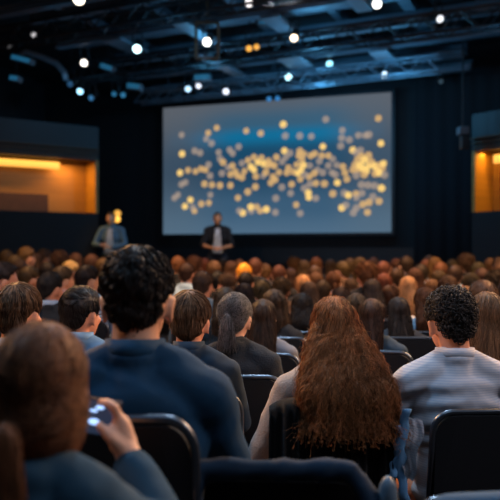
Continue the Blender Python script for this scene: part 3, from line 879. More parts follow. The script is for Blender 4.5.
# curved cable tray at the far left
bm = bmesh.new(); tube(bm, [at(14, 58, 12), at(26, 52, 12), at(42, 57, 12), at(56, 63, 12), at(64, 72, 12), at(66, 80, 12)], .05, 8)
tag(bm_obj('cable_duct', bm, M['duct'], smooth=True), 'curved blue-lit cable duct at the far left under the ceiling', 'duct')
# warm work lamps behind the left speaker
for i, (px, py) in enumerate(((117.5, 213.5), (117, 219))):
    p = at(px, py, 13.4); root = empty('warm_lamp', p); bm = bmesh.new(); bmesh.ops.create_uvsphere(bm, u_segments=16, v_segments=10, radius=.065); bm_obj('bulb', bm, emat('bulb_glow', (1, .48, .07), 1.1 + .9 * i), root, smooth=True)
    bm = bmesh.new(); bar(bm, (0, 0, 0), (0, .55, .02), .018, 8); bm_obj('arm', bm, M['black_metal'], root)
    tag(root, ('upper' if i == 0 else 'lower, brighter') + ' small orange lamp beside the head of the speaker at left', 'lamp', 'small orange lamps')
# grey column loudspeaker beside the right niche
p = at(463, 131, 10.9); root = empty('wall_speaker', p)
bm = bmesh.new(); box(bm, (0, 0, 0), (.16, .18, .13), bevel=.02); bm_obj('cabinet', bm, mat('grey_shell', (.10, .11, .13), .5), root)
bm = bmesh.new(); box(bm, (.02, 0, -.18), (.12, .14, .22), bevel=.02); bm_obj('grille', bm, M['black_metal'], root)
bm = bmesh.new(); bar(bm, (0, 0, .05), (0, .0, ZC - p.z), .014, 6); bm_obj('bracket', bm, M['black_metal'], root)
tag(root, 'small grey loudspeaker hanging left of the right timber niche', 'loudspeaker')

# ================================================================== chairs
def chair_parts():
    d = {}
    bm = bmesh.new(); box(bm, (0, .0, .435), (.44, .43, .06), bevel=.022); d['seat'] = (bm, 'black_fabric')
    # padded backrest shell, rounded corners, slightly bent
    bm = bmesh.new(); N = 13; outl = []
    w2, zb, zt, rc = .205, .50, .875, .07
    for a in range(0, 91, 15): outl.append((w2 - rc + rc * math.cos(R(a)), zt - rc + rc * math.sin(R(a))))
    outl = outl + [(-x, z) for x, z in outl[::-1]] + [(-w2 + .0, zb), (w2, zb)]
    fr = []; bk = []
    for x, z in outl:
        y = -.215 - .10 * (z - .45) + .22 * x * x
        fr.append(bm.verts.new((x, y + .018, z))); bk.append(bm.verts.new((x, y - .018, z)))
    bm.faces.new(fr); bm.faces.new(bk[::-1]); n_ = len(outl)
    for i in range(n_): bm.faces.new((fr[i], bk[i], bk[(i + 1) % n_], fr[(i + 1) % n_]))
    bmesh.ops.triangulate(bm, faces=[f for f in bm.faces if len(f.verts) > 4]); d['backrest'] = (bm, 'black_fabric')
    bm = bmesh.new(); pts = [(-.215, -.19, .42)]
    for a in range(180, 89, -15): pts.append((-.215 + .07 + .07 * math.cos(R(a)), -.215 - .10 * .42, .885 - .07 + .07 * math.sin(R(a))))
    pts = pts + [(-x, y, z) for x, y, z in pts[::-1]]
    tube(bm, pts, .011, 8); d['back_frame'] = (bm, 'chair_metal')
    return d


CH = {}
for k, (bm, m_) in chair_parts().items():
    me = bpy.data.meshes.new(k); bmesh.ops.recalc_face_normals(bm, faces=bm.faces); bm.to_mesh(me); bm.free(); me.materials.append(M[m_])
    if k == 'back_frame': me.polygons.foreach_set('use_smooth', [True] * len(me.polygons))
    CH[k] = me
for sx in (-1, 1):
    for sy in (-1, 1):
        bm = bmesh.new(); bar(bm, (sx * .195, sy * .185, .41), (sx * .21, sy * .205, 0), .011, 8)
        me = bpy.data.meshes.new('leg'); bm.to_mesh(me); bm.free(); me.materials.append(M['chair_metal']); CH['leg%d%d' % (sx, sy)] = me


def chair(x, y, rz, label, sz=1.0, sx_=1.0, group='chairs of the audience'):
    r = empty('audience_chair', (x, y, 0), rz); r.scale = (1, 1, sz)
    for k, me in CH.items():
        o = bpy.data.objects.new(k if not k.startswith('leg') else 'leg', me); COL.objects.link(o); o.parent = r
    r.scale.x = sx_
    return tag(r, label, 'chair', group)


# ================================================================== people
def fold(amp, fx, fz, seed=0.0):
    def f(c, nml):
        q = Vector((c.x * fx, c.y * fx, c.z * fz + seed)); a = noise.noise(q + Vector((seed, 3, 1))); b_ = noise.noise(q * 2.3)
        return amp * (1 - abs(a) * 2.2) * .6 + amp * .5 * b_
    return f


def comp_mesh(bl, voxel, smooth, name, m, disp=None):
    me = melt(bl, voxel, smooth, name, disp); me.materials.append(m); return me


def person(name_label, loc, rz, sc, body, top, trousers, hair, skin_c, top_c, hair_c, topname='shirt', shoes=None, hyaw=0, hpitch=0, group='seated audience', headx=0.0, cat='person'):
    r = empty('person', (loc[0], loc[1], 0), rz); r.scale = (sc, sc, sc)
    o = bpy.data.objects.new('body', body); COL.objects.link(o); o.parent = r; o.color = (*skin_c, 1)
    o = bpy.data.objects.new(topname, top); COL.objects.link(o); o.parent = r; o.color = (*top_c, 1)
    if trousers: o = bpy.data.objects.new('trousers', trousers); COL.objects.link(o); o.parent = r
    for s in (shoes or []):
        o = bpy.data.objects.new('shoe', s); COL.objects.link(o); o.parent = r
    if hair:
        o = bpy.data.objects.new('hair', hair); COL.objects.link(o); o.parent = r; o.location = (headx, 0, HEADZ); o.rotation_euler = (hpitch, 0, hyaw); o.color = (*hair_c, 1)
    return tag(r, name_label, cat, group)


SK = (.62, .30, .18); SKP = (.70, .38, .25); SKD = (.40, .19, .11); SKR = (.66, .28, .17)
BLACK_H = (.016, .012, .011); DKBR = (.040, .022, .013); BRN = (.085, .042, .020); LTBR = (.17, .085, .038); AUB = (.20, .065, .018); BLO = (.42, .25, .11); GREY_H = (.075, .072, .075)
NAVY = (.012, .030, .058); CHAR = (.022, .025, .030); LBLUE = (.30, .42, .58); WHITE = (.55, .55, .60); BEIGE = (.30, .24, .20); TEAL = (.03, .10, .14); BLK = (.010, .010, .012)

_sk, _tp, _lg, _sh = seated(False)
SHOES = [comp_mesh(s, .010, 3, 'shoe', M['shoe']) for s in _sh]
TROUS = comp_mesh(_lg, .014, 3, 'trousers', M['denim'], fold(.006, 8, 8))


def whole(female, yaw, pitch, sw, arms, vox, tvox, topmat, fd=(.006, 9, 12), extra_top=(), legs=True, headx=0, seed=0.):
    sk, tp, lg, sh = seated(female, yaw, pitch, sw, arms, headx=headx)
    return comp_mesh(sk, vox, 3, 'body', M['skin']), comp_mesh(tp + list(extra_top), tvox, 3, 'top', topmat, fold(*fd, seed))


def attach(name, me, r, c=None, loc=(0, 0, 0), rot=(0, 0, 0), mt=None, label=None):
    o = bpy.data.objects.new(name, me); COL.objects.link(o); o.parent = r; o.location = loc; o.rotation_euler = rot
    if c: o.color = (*c, 1)
    if mt: me.materials.append(mt)
    if label: o['label'] = label
    return o


def collar(z=1.050, r=.064, h=.042, tilt=.25, flare=1.09, name='collar', m=None, open_front=.5):
    """a turned shirt collar: a folded band standing round the neck"""
    bm = bmesh.new(); n_ = 40; rows = []
    prof = [(1.0, -.006), (.97, h), (1.03, h + .004), (flare, h * .10), (flare * .985, h * .06), (1.01, h - .006)]
    for i in range(n_ + 1):
        a = PI / 2 + open_front * .5 + (2 * PI - open_front) * i / n_
        rows.append([bm.verts.new((math.cos(a) * r * k, -.052 + math.sin(a) * r * k * .98, z + dz + math.sin(a) * -tilt * r * .4)) for k, dz in prof])
    for i in range(n_):
        for j in range(len(prof)):
            bm.faces.new((rows[i][j], rows[i + 1][j], rows[i + 1][(j + 1) % len(prof)], rows[i][(j + 1) % len(prof)]))
    bm.faces.new(rows[0]); bm.faces.new(rows[-1][::-1])
    bmesh.ops.recalc_face_normals(bm, faces=bm.faces)
    me = bpy.data.meshes.new(name); bm.to_mesh(me); bm.free(); me.polygons.foreach_set('use_smooth', [True] * len(me.polygons))
    if m: me.materials.append(m)
    return me


def place(px, py, d, yaw_deg=0):
    """plan position and scale of a seated figure whose crown is at (px, py), d metres ahead"""
    p = at(px, py, d); return (p.x, p.y), p.z / 1.302, R(yaw_deg)


def seat_for(loc, rz, label, sz=1.0, back=0.0):
    return chair(loc[0] + math.sin(rz) * back, loc[1] - math.cos(rz) * back, rz, label, sz)


OCC = []     # plan positions already taken

# ---- the ponytailed woman nearest the camera, holding a phone
loc, sc, rz = place(42, 322, 1.27); OCC.append(loc)
inv = lambda px, py, d: ((at(px, py, d) - Vector((loc[0], loc[1], 0))) / sc)
wr = inv(131, 462, 1.42); el = inv(172, 545, 1.30)
arms = {1: ((.150, -.055, .955), tuple(el), tuple(wr))}
sk, tp, lg, sh = seated(True, 0, 0, .165, arms, hands=False)
hv = lambda px, py, d: tuple(inv(px, py, d))
sk += [('c', hv(131, 462, 1.42), .027, hv(124, 444, 1.44), .027), ('c', hv(127, 446, 1.44), .024, hv(121, 424, 1.44), .021), ('c', hv(119, 444, 1.45), .022, hv(117, 428, 1.46), .018),
       ('c', hv(122, 424, 1.44), .0115, hv(114, 407, 1.43), .0105), ('c', hv(114, 407, 1.43), .0105, hv(106, 402, 1.44), .0095), ('c', hv(106, 402, 1.44), .0095, hv(100, 402.5, 1.46), .0085),
       ('c', hv(119, 426, 1.47), .0105, hv(112, 414, 1.49), .0095), ('c', hv(112, 414, 1.49), .0095, hv(104, 413, 1.50), .008),
       ('c', hv(118, 432, 1.48), .0100, hv(110, 424, 1.51), .0090), ('c', hv(110, 424, 1.51), .0090, hv(104, 424, 1.51), .0078),
       ('c', hv(120, 438, 1.48), .0090, hv(113, 433, 1.51), .0080), ('c', hv(113, 433, 1.51), .008, hv(108, 434, 1.51), .007),
       ('c', hv(122, 448, 1.42), .017, hv(111, 438, 1.41), .0125), ('c', hv(111, 438, 1.41), .0125, hv(99.5, 425, 1.42), .0095)]
l_wr = Vector((-.10, .25, .62)); sk += hand_blobs(l_wr, (.3, .9, 0), (0, 0, 1), (.9, -.3, 0), .6)
bd = comp_mesh(sk, .0068, 2, 'body', M['skin']); tm = comp_mesh(tp, .010, 4, 'jacket', M['cloth'], fold(.008, 8, 10))
hm = hair_pony(900, knot=(-.022, -.122, -.045), tail=-.36, tw=.040, rad=.0010, thick=(.014, .018), more=[('e', (s_ * .046, -.020, -.022), (.040, .078, .098)) for s_ in (-1, 1)] + [('e', (0, -.060, -.030), (.075, .060, .085))]); hm.materials.append(M['hair'])
r = person('woman with auburn ponytail and navy jacket, holding up a phone, nearest of all', loc, rz, sc, bd, tm, TROUS, hm, SKP, (.012, .045, .078), (.22, .085, .036), 'jacket', SHOES, group='seated audience')
bm = bmesh.new(); K = (0, -.120, -.018); tube(bm, [(math.cos(a) * .024, K[1] - .006, K[2] + math.sin(a) * .022) for a in np.linspace(0, 2 * PI, 16)], .005, 6)
attach('hair_tie', bpy.data.meshes.new('hair_tie'), r, None, (0, 0, HEADZ)); bm.to_mesh(r.children[-1].data); bm.free(); r.children[-1].data.materials.append(M['black_metal'])
# her phone
pc = at(86, 415, 1.46); ph = empty('smartphone', pc, R(-6)); ph.rotation_euler = (R(-8), R(6), R(-10))
bm = bmesh.new(); box(bm, (0, 0, 0), (.150, .009, .076), bevel=.004); bm_obj('case', bm, M['black_metal'], ph)
bm = bmesh.new(); box(bm, (0, -.005, 0), (.140, .001, .068)); bm_obj('screen', bm, emat('phone_screen', (.015, .04, .09), .6), ph)
bm = bmesh.new()
for (cx, cz, sx, sz) in ((.022, -.010, .026, .013), (.030, .020, .020, .008), (.018, .012, .018, .006), (-.02, -.02, .03, .012)):
    bmesh.ops.create_uvsphere(bm, u_segments=12, v_segments=6, radius=.5, matrix=Matrix.Translation((cx, -.006, cz)) @ Matrix.Diagonal((sx, .001, sz, 1)))
bm_obj('screen_picture', bm, emat('phone_picture', (.35, .55, .95), 1.9), ph)
tag(ph, 'black smartphone with a small bright blue-white screen picture, held up at lower left', 'phone')
seat_for(loc, rz, 'black chair under the ponytailed woman nearest the camera')

# ---- the man in the navy shirt
loc, sc, rz = place(138, 245, 1.82, 2); OCC.append(loc)
arms = {s: ((s * .168, -.06, .942), (s * .240, .035, .700), (s * .13, .26, .620)) for s in (-1, 1)}
bd, tm = whole(False, 0, R(-4), .172, arms, .008, .009, M['cloth'], (.009, 7, 9), seed=2.)
hm = hair_short(1700, seed=7, thick=(.005, .012), wave=.003, rad=.0019, length=.045, lift=(.001, .006), lum=.010, clump=13); hm.materials.append(M['hair'])
r = person('tall man with dark wavy hair in a navy blue shirt', loc, rz, sc, bd, tm, TROUS, hm, SK, (.006, .042, .092), (.030, .022, .019), 'shirt', SHOES)
attach('collar', collar(1.048, .066, .036, m=M['cloth']), r, (.007, .048, .102))
seat_for((loc[0] - .055, loc[1]), rz, 'black chair with a shiny curved rim behind the tall man in navy shirt', 1.18)

# ---- the woman with long frizzy auburn hair and beige sweater
loc, sc, rz = place(334, 297, 2.62, 0); OCC.append(loc)
arms = {-1: ((-.178, -.06, .955), (-.285, .00, .700), (-.13, .24, .63)), 1: ((.150, -.06, .945), (.200, .05, .72), (.12, .24, .62))}
bd, tm = whole(True, 0, 0, .165, arms, .010, .010, M['knit'], (.006, 9, 9), seed=5.)
fz = lambda c, k: .010 * noise.noise(Vector((c.x * 26, c.y * 26, c.z * 9))) + .006 * noise.noise(Vector((c.x * 70, c.y * 70, c.z * 24)))
ex = []
for i in range(24):
    t = i / 23; z = .02 - .30 * t
    ex.append(('e', (.0 + .030 * t, -.045 - .195 * min(1, t * 1.3), z), (.090 + .088 * math.sin(min(1, t * 1.1) * PI / 2) - .02 * max(0, t - .8) * 5, .058 + .01 * t, .070)))
hme = hair_blobs_mesh(ex, .009, True, (.016, .018), 4, 8, EL_LONG, fz); V_, T_ = mesh_arrays(hme)
okf = lambda c: ((c[:, 1] < .04) | (c[:, 2] > .07)).astype(float) * (c[:, 2] > -.28)
prt = [(V_, T_), grow_strands(V_, T_, 4600, flow_down, 20, .017, (.0, .012), .0042, 4.5, .0008, ok=okf, free=-.27, jit=.16, zmin=-.300),
       grow_strands(V_, T_, 1500, flow_down, 16, .013, (.004, .024), .008, 4.0, .0007, ok=lambda c: okf(c) * (c[:, 2] < .06), free=-.27, jit=.40, zmin=-.300),
       grow_strands(V_, T_, 900, lambda p, n_: Vector((p.x, 0, -1)), 9, .011, (.0, .012), .006, 2.2, .0008, ok=lambda c: ((c[:, 2] < -.20) & (c[:, 1] < -.1)).astype(float), free=-.27, jit=.30, zmin=-.310)]
hm = np_mesh('hair', prt); hm.materials.append(M['hair'])
r = person('woman with long frizzy auburn hair and beige sweater, seated at centre right', loc, rz, sc, bd, tm, TROUS, hm, SKP, (.44, .36, .31), (.40, .165, .060), 'sweater', SHOES)
ccx, ccy = at(332, 400, 2.38).x, 2.69
cw = chair(ccx, ccy - .015, rz, 'chair covered by a black coat behind the long auburn hair', 1.0, .9)
# black coat hung over the chair back
bm = bmesh.new(); NU, NV = 60, 22; g = []
for i in range(NU + 1):
    col_ = []; u = -1 + 2 * i / NU
    for j in range(NV + 1):
        t = j / NV
        if t < .12: y, z = -.30 + .10 - .10 * (t / .12), .905 + .012 * math.sin(t / .12 * PI)
        else:
            q = (t - .12) / .88; y = -.305 - .015 * q - (.010 + .018 * q) * math.sin(u * 17 + 1.2 * math.sin(u * 5)) - .008 * math.sin(u * 41); z = .905 - .60 * q
        z -= .035 * abs(u) ** 5
        col_.append(bm.verts.new((u * (.212 + .012 * t), y + .012 * u * u, z)))
    g.append(col_)
for i in range(NU):
    for j in range(NV): bm.faces.new((g[i][j], g[i + 1][j], g[i + 1][j + 1], g[i][j + 1]))
bmesh.ops.solidify(bm, geom=bm.faces[:], thickness=.008)
co = bm_obj('coat', bm, mat('black_coat_cloth', (.008, .007, .007), .9, bump=.3, bscale=200, bdist=.002, sheen=.3, spec=.1), smooth=True, loc=(ccx, ccy - .015, 0)); co.rotation_euler = (0, 0, rz)
tag(co, 'black pleated coat draped over the chair back below the auburn hair', 'coat')

# ---- the curly haired man in the striped shirt
loc, sc, rz = place(450, 288, 2.60, 3); OCC.append(loc)
arms = {s: ((s * .185, -.06, .955), (s * .262, .02, .700), (s * .13, .26, .620)) for s in (-1, 1)}
ms_ = bpy.data.materials.new('striped_cotton'); ms_.use_nodes = True; n = ms_.node_tree.nodes; L = ms_.node_tree.links; b = n['Principled BSDF']; b.inputs['Roughness'].default_value = .8; b.inputs['Specular IOR Level'].default_value = .2
tc = n.new('ShaderNodeTexCoord'); sp = n.new('ShaderNodeSeparateXYZ'); L.new(tc.outputs['Object'], sp.inputs[0])
mm = n.new('ShaderNodeMath'); mm.operation = 'MULTIPLY'; mm.inputs[1].default_value = 2 * PI / .0085; L.new(sp.outputs['Z'], mm.inputs[0])
si = n.new('ShaderNodeMath'); si.operation = 'SINE'; L.new(mm.outputs[0], si.inputs[0])
cr = n.new('ShaderNodeValToRGB'); cr.color_ramp.elements[0].position = .15; cr.color_ramp.elements[0].color = (.56, .55, .58, 1); cr.color_ramp.elements[1].position = .75; cr.color_ramp.elements[1].color = (.42, .44, .53, 1)
L.new(si.outputs[0], cr.inputs[0]); L.new(cr.outputs[0], b.inputs['Base Color'])
nz = n.new('ShaderNodeTexNoise'); nz.inputs['Scale'].default_value = 14; bp = n.new('ShaderNodeBump'); bp.inputs['Strength'].default_value = .25; bp.inputs['Distance'].default_value = .01; L.new(tc.outputs['Object'], nz.inputs['Vector']); L.new(nz.outputs['Fac'], bp.inputs['Height']); L.new(bp.outputs[0], b.inputs['Normal'])
sk, tp, lg, sh = seated(False, R(4), R(-3), .188, arms)


def back_folds(c, nml):
    # creases pulled across the back and around the armpits
    d = 0
    if nml.y < .2:
        zz = c.z + .10 * abs(c.x) + .5 * c.x * c.x
        d += .0085 * math.sin(zz * 105 + 2.2 * noise.noise(Vector((c.x * 6, 0, c.z * 7)))) * max(0, 1 - abs(c.z - .84) / .20) * (.4 + .6 * min(1, abs(noise.noise(Vector((c.x * 5 + 3, 1, c.z * 3)))) * 3))
    return d + .005 * noise.noise(Vector((c.x * 9, c.y * 9, c.z * 9)))


bd = comp_mesh(sk, .008, 3, 'body', M['skin']); tm = comp_mesh(tp, .0075, 4, 'shirt', ms_, back_folds)
hm = hair_curly(1150, seed=3, sub=5, r=.0085, thick=(.004, .012), rad=.0026, lum=.007); hm.materials.append(M['hair'])
r = person('man with short dark curly hair in a pale striped shirt at the right', loc, rz, sc, bd, tm, TROUS, hm, SKR, (.6, .6, .65), (.060, .046, .040), 'shirt', SHOES, hyaw=R(4), hpitch=R(-3))
attach('collar', collar(1.052, .068, .030, m=ms_), r)
cs = at(468, 405, 2.60); chair(cs.x, cs.y, rz, 'black padded chair behind the striped shirt at the right')
# shirt tail
bm = bmesh.new(); g = []
for i in range(9):
    row = []
    for j in range(16):
        t = j / 15; u = i / 8 - .5; row.append(bm.verts.new((-.205 + u * (.085 - .045 * t) - .02 * t + .008 * math.sin(t * 9), -.175 - .05 * math.sin(t * 2.2) - .014 * math.sin(u * 15 + t * 3), .86 - .20 * t - .02 * abs(u))))
    g.append(row)
for i in range(8):
    for j in range(15): bm.faces.new((g[i][j], g[i + 1][j], g[i + 1][j + 1], g[i][j + 1]))
bmesh.ops.solidify(bm, geom=bm.faces[:], thickness=.004); bm_obj('shirt_tail', bm, ms_, r, smooth=True)
# denim jacket hanging between the two chairs
p = at(401.5, 440, 2.36); jr = empty('denim_jacket', (p.x, p.y, .46))
for nm, (x0, w_, zt, zb, s_) in {'sleeve': (-.016, .026, .375, .20, 0), 'jacket_panel': (.006, .030, .43, .12, 2)}.items():
    bm = bmesh.new(); g = []
    for i in range(11):
        row = []
        for j in range(24):
            t = j / 23; u = i / 10; a = u * 2 * PI
            rr = (w_ / 2) * (1 + .30 * math.sin(t * 23 + s_ + a) + .28 * math.sin(a * 3 + t * 13) + .2 * math.sin(a * 5 - t * 21))
            row.append(bm.verts.new((x0 + math.cos(a) * rr + .012 * math.sin(t * 5 + s_), math.sin(a) * rr * .5 + .006 * math.sin(t * 11), zt + (zb - zt) * t)))
        g.append(row)
    for i in range(10):
        for j in range(23): bm.faces.new((g[i][j], g[i + 1][j], g[i + 1][j + 1], g[i][j + 1]))
    bm.faces.new([g[i][0] for i in range(10)]); bm.faces.new([g[i][23] for i in range(10)][::-1])
    bmesh.ops.remove_doubles(bm, verts=bm.verts, dist=.0004)
    bm_obj(nm, bm, M['jacket_denim'], jr, smooth=True)
tag(jr, 'crumpled light blue denim jacket hanging at the left edge of the striped man\'s chair', 'jacket')

# ---- third row
def mid_person(px, py, d, label, female, hair, skin_c, top_c, hair_c, yaw=0, hyaw=0, topname='shirt', mt='cloth', seed=0., sw=None, col=None, chairlab=None, vox=.010, arms=None, hp=0):
    loc, sc, rz = place(px, py, d, yaw); OCC.append(loc)
    sw = sw or (.165 if female else .182)
    bd, tm = whole(female, R(hyaw), R(hp), sw, arms, vox, .011, M[mt], (.006, 9, 10), seed=seed)
    hair.materials.append(M['hair'])
    r = person(label, loc, rz, sc, bd, tm, TROUS, hair, skin_c, top_c, hair_c, topname, SHOES, hyaw=R(hyaw), hpitch=R(hp))
    if col: attach('collar', collar(m=M[mt]), r, col)
    if chairlab: seat_for(loc, rz, chairlab)
    return r, loc, sc, rz


def ear_glasses(r, yaw):
    bm = bmesh.new()
    for s in (-1, 1):
        tube(bm, [(s * .080, -.02, -.012), (s * .080, .02, .004), (s * .072, .092, .006)], .0022, 6)
        tube(bm, [(s * .034 + math.cos(a) * .026, .104, .000 + math.sin(a) * .020) for a in np.linspace(0, 2 * PI, 17)], .0022, 6)
    tube(bm, [(-.008, .106, .004), (0, .108, .008), (.008, .106, .004)], .0022, 6)
    o = bm_obj('spectacles', bm, M['glass_frame'], r, smooth=True, loc=(0, 0, HEADZ)); o.rotation_euler = (0, 0, yaw)


mid_person(20, 283.5, 2.86, 'man with straight brown hair and pale collar at the left edge, third row back', False,
           hair_short(1500, 11, (.013, .020), length=.075, flow=flow_short, rad=.0015, clump=18), SKR, (.34, .33, .36), (.17, .085, .042), yaw=0, hyaw=-14, seed=1., chairlab='black chair under the brown-haired man at the left edge')
r, *_ = mid_person(82, 288, 3.25, 'man with swept black hair and thin glasses in blue-grey shirt, left side', False,
           hair_short(1500, 5, (.012, .024), length=.080, flow=flow_side, rad=.0015, lift=(0, .008), clump=16), SKR, (.10, .19, .30), (.035, .029, .028), hyaw=-26, seed=2., col=(.16, .28, .42), chairlab='black chair under the black-haired man with glasses')
ear_glasses(r, R(-26))
r, *_ = mid_person(190, 291.5, 2.90, 'man with short brown hair in a navy polo, seated left of the grey ponytail', False,
           hair_short(1700, 8, (.012, .022), length=.060, flow=flow_short, rad=.0014, lift=(0, .007), clump=18), SKR, (.012, .030, .055), (.20, .110, .060), sw=.158, hyaw=-5, seed=3., col=(.016, .040, .072), chairlab='black chair under the man in navy polo')
hm = hair_pony(1500, knot=(-.012, -.114, .012), tail=-.085, tw=.030, rad=.0012, thick=(.017, .018))
r, loc, sc, rz = mid_person(235, 292.5, 3.25, 'woman with greying hair in a low ponytail and charcoal knit sweater', True, hm, SKP, (.022, .028, .036), (.17, .16, .16), hyaw=-10, topname='sweater', mt='knit', seed=4., chairlab='black chair with a thin metal rim behind the charcoal sweater')
ear_glasses(r, R(-10))
attach('collar', collar(1.035, .064, .030, m=M['knit'], open_front=.2), r, (.022, .028, .036))
mid_person(486, 292, 3.05, 'woman with long straight light brown hair at the right edge', True,
           hair_long(1500, bottom=-.40, w_bot=.125, wave=.0015, rad=.0010, seed=4, y1=-.12), SKP, (.03, .035, .045), (.24, .125, .062), yaw=4, seed=5., chairlab='black chair under the woman with long straight light brown hair')
# ---- fourth and fifth rows
mid_person(263, 299, 3.9, 'woman with straight dark brown hair in striped top, right behind the grey ponytail', True,
           hair_long(800, bottom=-.34, w_bot=.095, wave=.0015, rad=.0011, seed=6), SKP, (.16, .17, .20), (.075, .036, .020), yaw=-6, seed=6., vox=.012, chairlab='black chair under the woman in striped top')
mid_person(372, 298.5, 4.0, 'woman with long dark hair and navy jacket just right of the frizzy auburn hair', True,
           hair_long(1100, bottom=-.32, w_bot=.105, wave=.003, rad=.0012, seed=7), SKR, (.020, .045, .075), (.070, .032, .020), yaw=-10, hyaw=-16, seed=7., vox=.012, topname='jacket', chairlab='black chair under the woman in navy jacket')
mid_person(398, 297, 4.6, 'woman with long straight black hair between the auburn and the curly head', True,
           hair_long(800, bottom=-.38, w_bot=.100, wave=.0015, rad=.0013, seed=8), SK, (.03, .035, .045), (.030, .020, .018), seed=8., vox=.013, chairlab='black chair under the woman with long black hair')
mid_person(425, 287, 4.9, 'woman with auburn shoulder hair in a light blue shirt, left of the curly head', True,
           hair_long(700, bottom=-.24, w_bot=.10, wave=.004, rad=.0013, seed=9), SK, (.22, .36, .50), (.16, .060, .025), seed=9., vox=.013, chairlab='black chair under the woman in light blue shirt')
mid_person(302, 293, 4.9, 'woman with dark wavy bob in a deep blue shirt, left of the frizzy auburn hair', True,
           hair_long(800, bottom=-.21, w_bot=.11, wave=.005, rad=.0013, seed=10), SK, (.015, .060, .11), (.045, .026, .020), seed=10., vox=.013, chairlab='black chair with pale rim under the woman in deep blue shirt')
mid_person(51, 271.5, 5.0, 'man with short black hair in dark suit and pale collar, behind the left pair', False,
           hair_short(500, 12, (.010, .016), sub=4, length=.045, rad=.0014), SKR, (.012, .014, .018), (.022, .017, .016), hyaw=-22, seed=11., col=(.30, .38, .50), vox=.013, topname='suit_jacket', chairlab='black chair under the man in dark suit')
mid_person(4, 262, 4.9, 'man with dark hair and white shirt at the left picture edge, looking right', False,
           hair_short(500, 13, (.010, .018), sub=4, length=.05, rad=.0014), SKR, (.40, .50, .62), (.030, .020, .018), hyaw=-60, seed=12., vox=.013, chairlab='black chair under the man in white shirt at the left edge')
mid_person(203, 271, 5.6, 'man with brown hair and bare neck behind the brown-haired man in polo', False,
           hair_short(400, 14, (.010, .016), sub=4, length=.045, rad=.0014), SKR, (.10, .16, .22), (.060, .032, .022), hyaw=-12, seed=13., vox=.014, chairlab='black chair behind the man in navy polo')
mid_person(225, 287, 4.8, 'woman with dark brown hair right behind the gap between polo and grey ponytail', True,
           hair_long(500, bottom=-.2, w_bot=.095, wave=.003, rad=.0013, seed=14), SKR, (.012, .03, .05), (.065, .038, .024), seed=14., vox=.014)
mid_person(309, 281.5, 5.8, 'woman with brown shoulder hair just above the dark wavy bob', True,
           hair_long(400, bottom=-.2, w_bot=.10, wave=.003, rad=.0014, seed=15), SKR, (.10, .05, .04), (.10, .055, .035), seed=15., vox=.014)
mid_person(372, 279, 5.7, 'woman with dark brown hair seated behind the long dark hair in navy jacket', True,
           hair_long(400, bottom=-.2, w_bot=.105, wave=.004, rad=.0014, seed=16), SKR, (.02, .04, .06), (.045, .030, .026), seed=16., vox=.014)

# ---- everyone further back: shared bodies, own colours, heads placed where the photograph shows them
BD = {}
for fem in (False, True):
    for yw in (0, -38, 34):
        sk, tp, lg, sh = seated(fem, R(yw), 0, .165 if fem else .183)
        BD[fem, yw] = comp_mesh(sk, .0135, 2, 'body', M['skin'])
    BD[fem, 'top'] = comp_mesh(tp, .015, 3, 'top', M['cloth'], fold(.007, 9, 10))
FH = {'short': hair_short(420, 21, (.010, .016), 4, length=.045, rad=.0016), 'swept': hair_short(420, 22, (.010, .022), 4, flow=flow_side, length=.06, rad=.0016),
      'curly': hair_curly(420, 23, 4, r=.011, thick=(.014, .026), rad=.0024), 'bob': hair_long(380, bottom=-.17, w_bot=.092, wave=.003, rad=.0016, voxel=.012, seed=3, y1=-.085),
      'long': hair_long(420, bottom=-.34, w_bot=.105, wave=.004, rad=.0016, voxel=.012, seed=5), 'tied': hair_pony(380, tail=-.14, voxel=.010, rad=.0014)}
for m_ in FH.values(): m_.materials.append(M['hair'])
WORD_H = {'short': 'short', 'swept': 'side-swept', 'curly': 'curly', 'bob': 'bobbed', 'long': 'long', 'tied': 'tied-back'}
HC = {'black': (.014, .011, .011), 'dark': (.045, .026, .018), 'brown': (.070, .036, .020), 'chestnut': (.10, .046, .024), 'copper': (.15, .065, .030), 'blond': (.46, .27, .12), 'golden': (.75, .36, .05)}
TC = {'black': (.012, .012, .015), 'navy': (.014, .035, .065), 'grey': (.08, .085, .10), 'light blue': (.28, .42, .60), 'white': (.60, .62, .68), 'teal': (.02, .08, .11), 'brown': (.10, .055, .035), 'pink': (.50, .32, .34)}
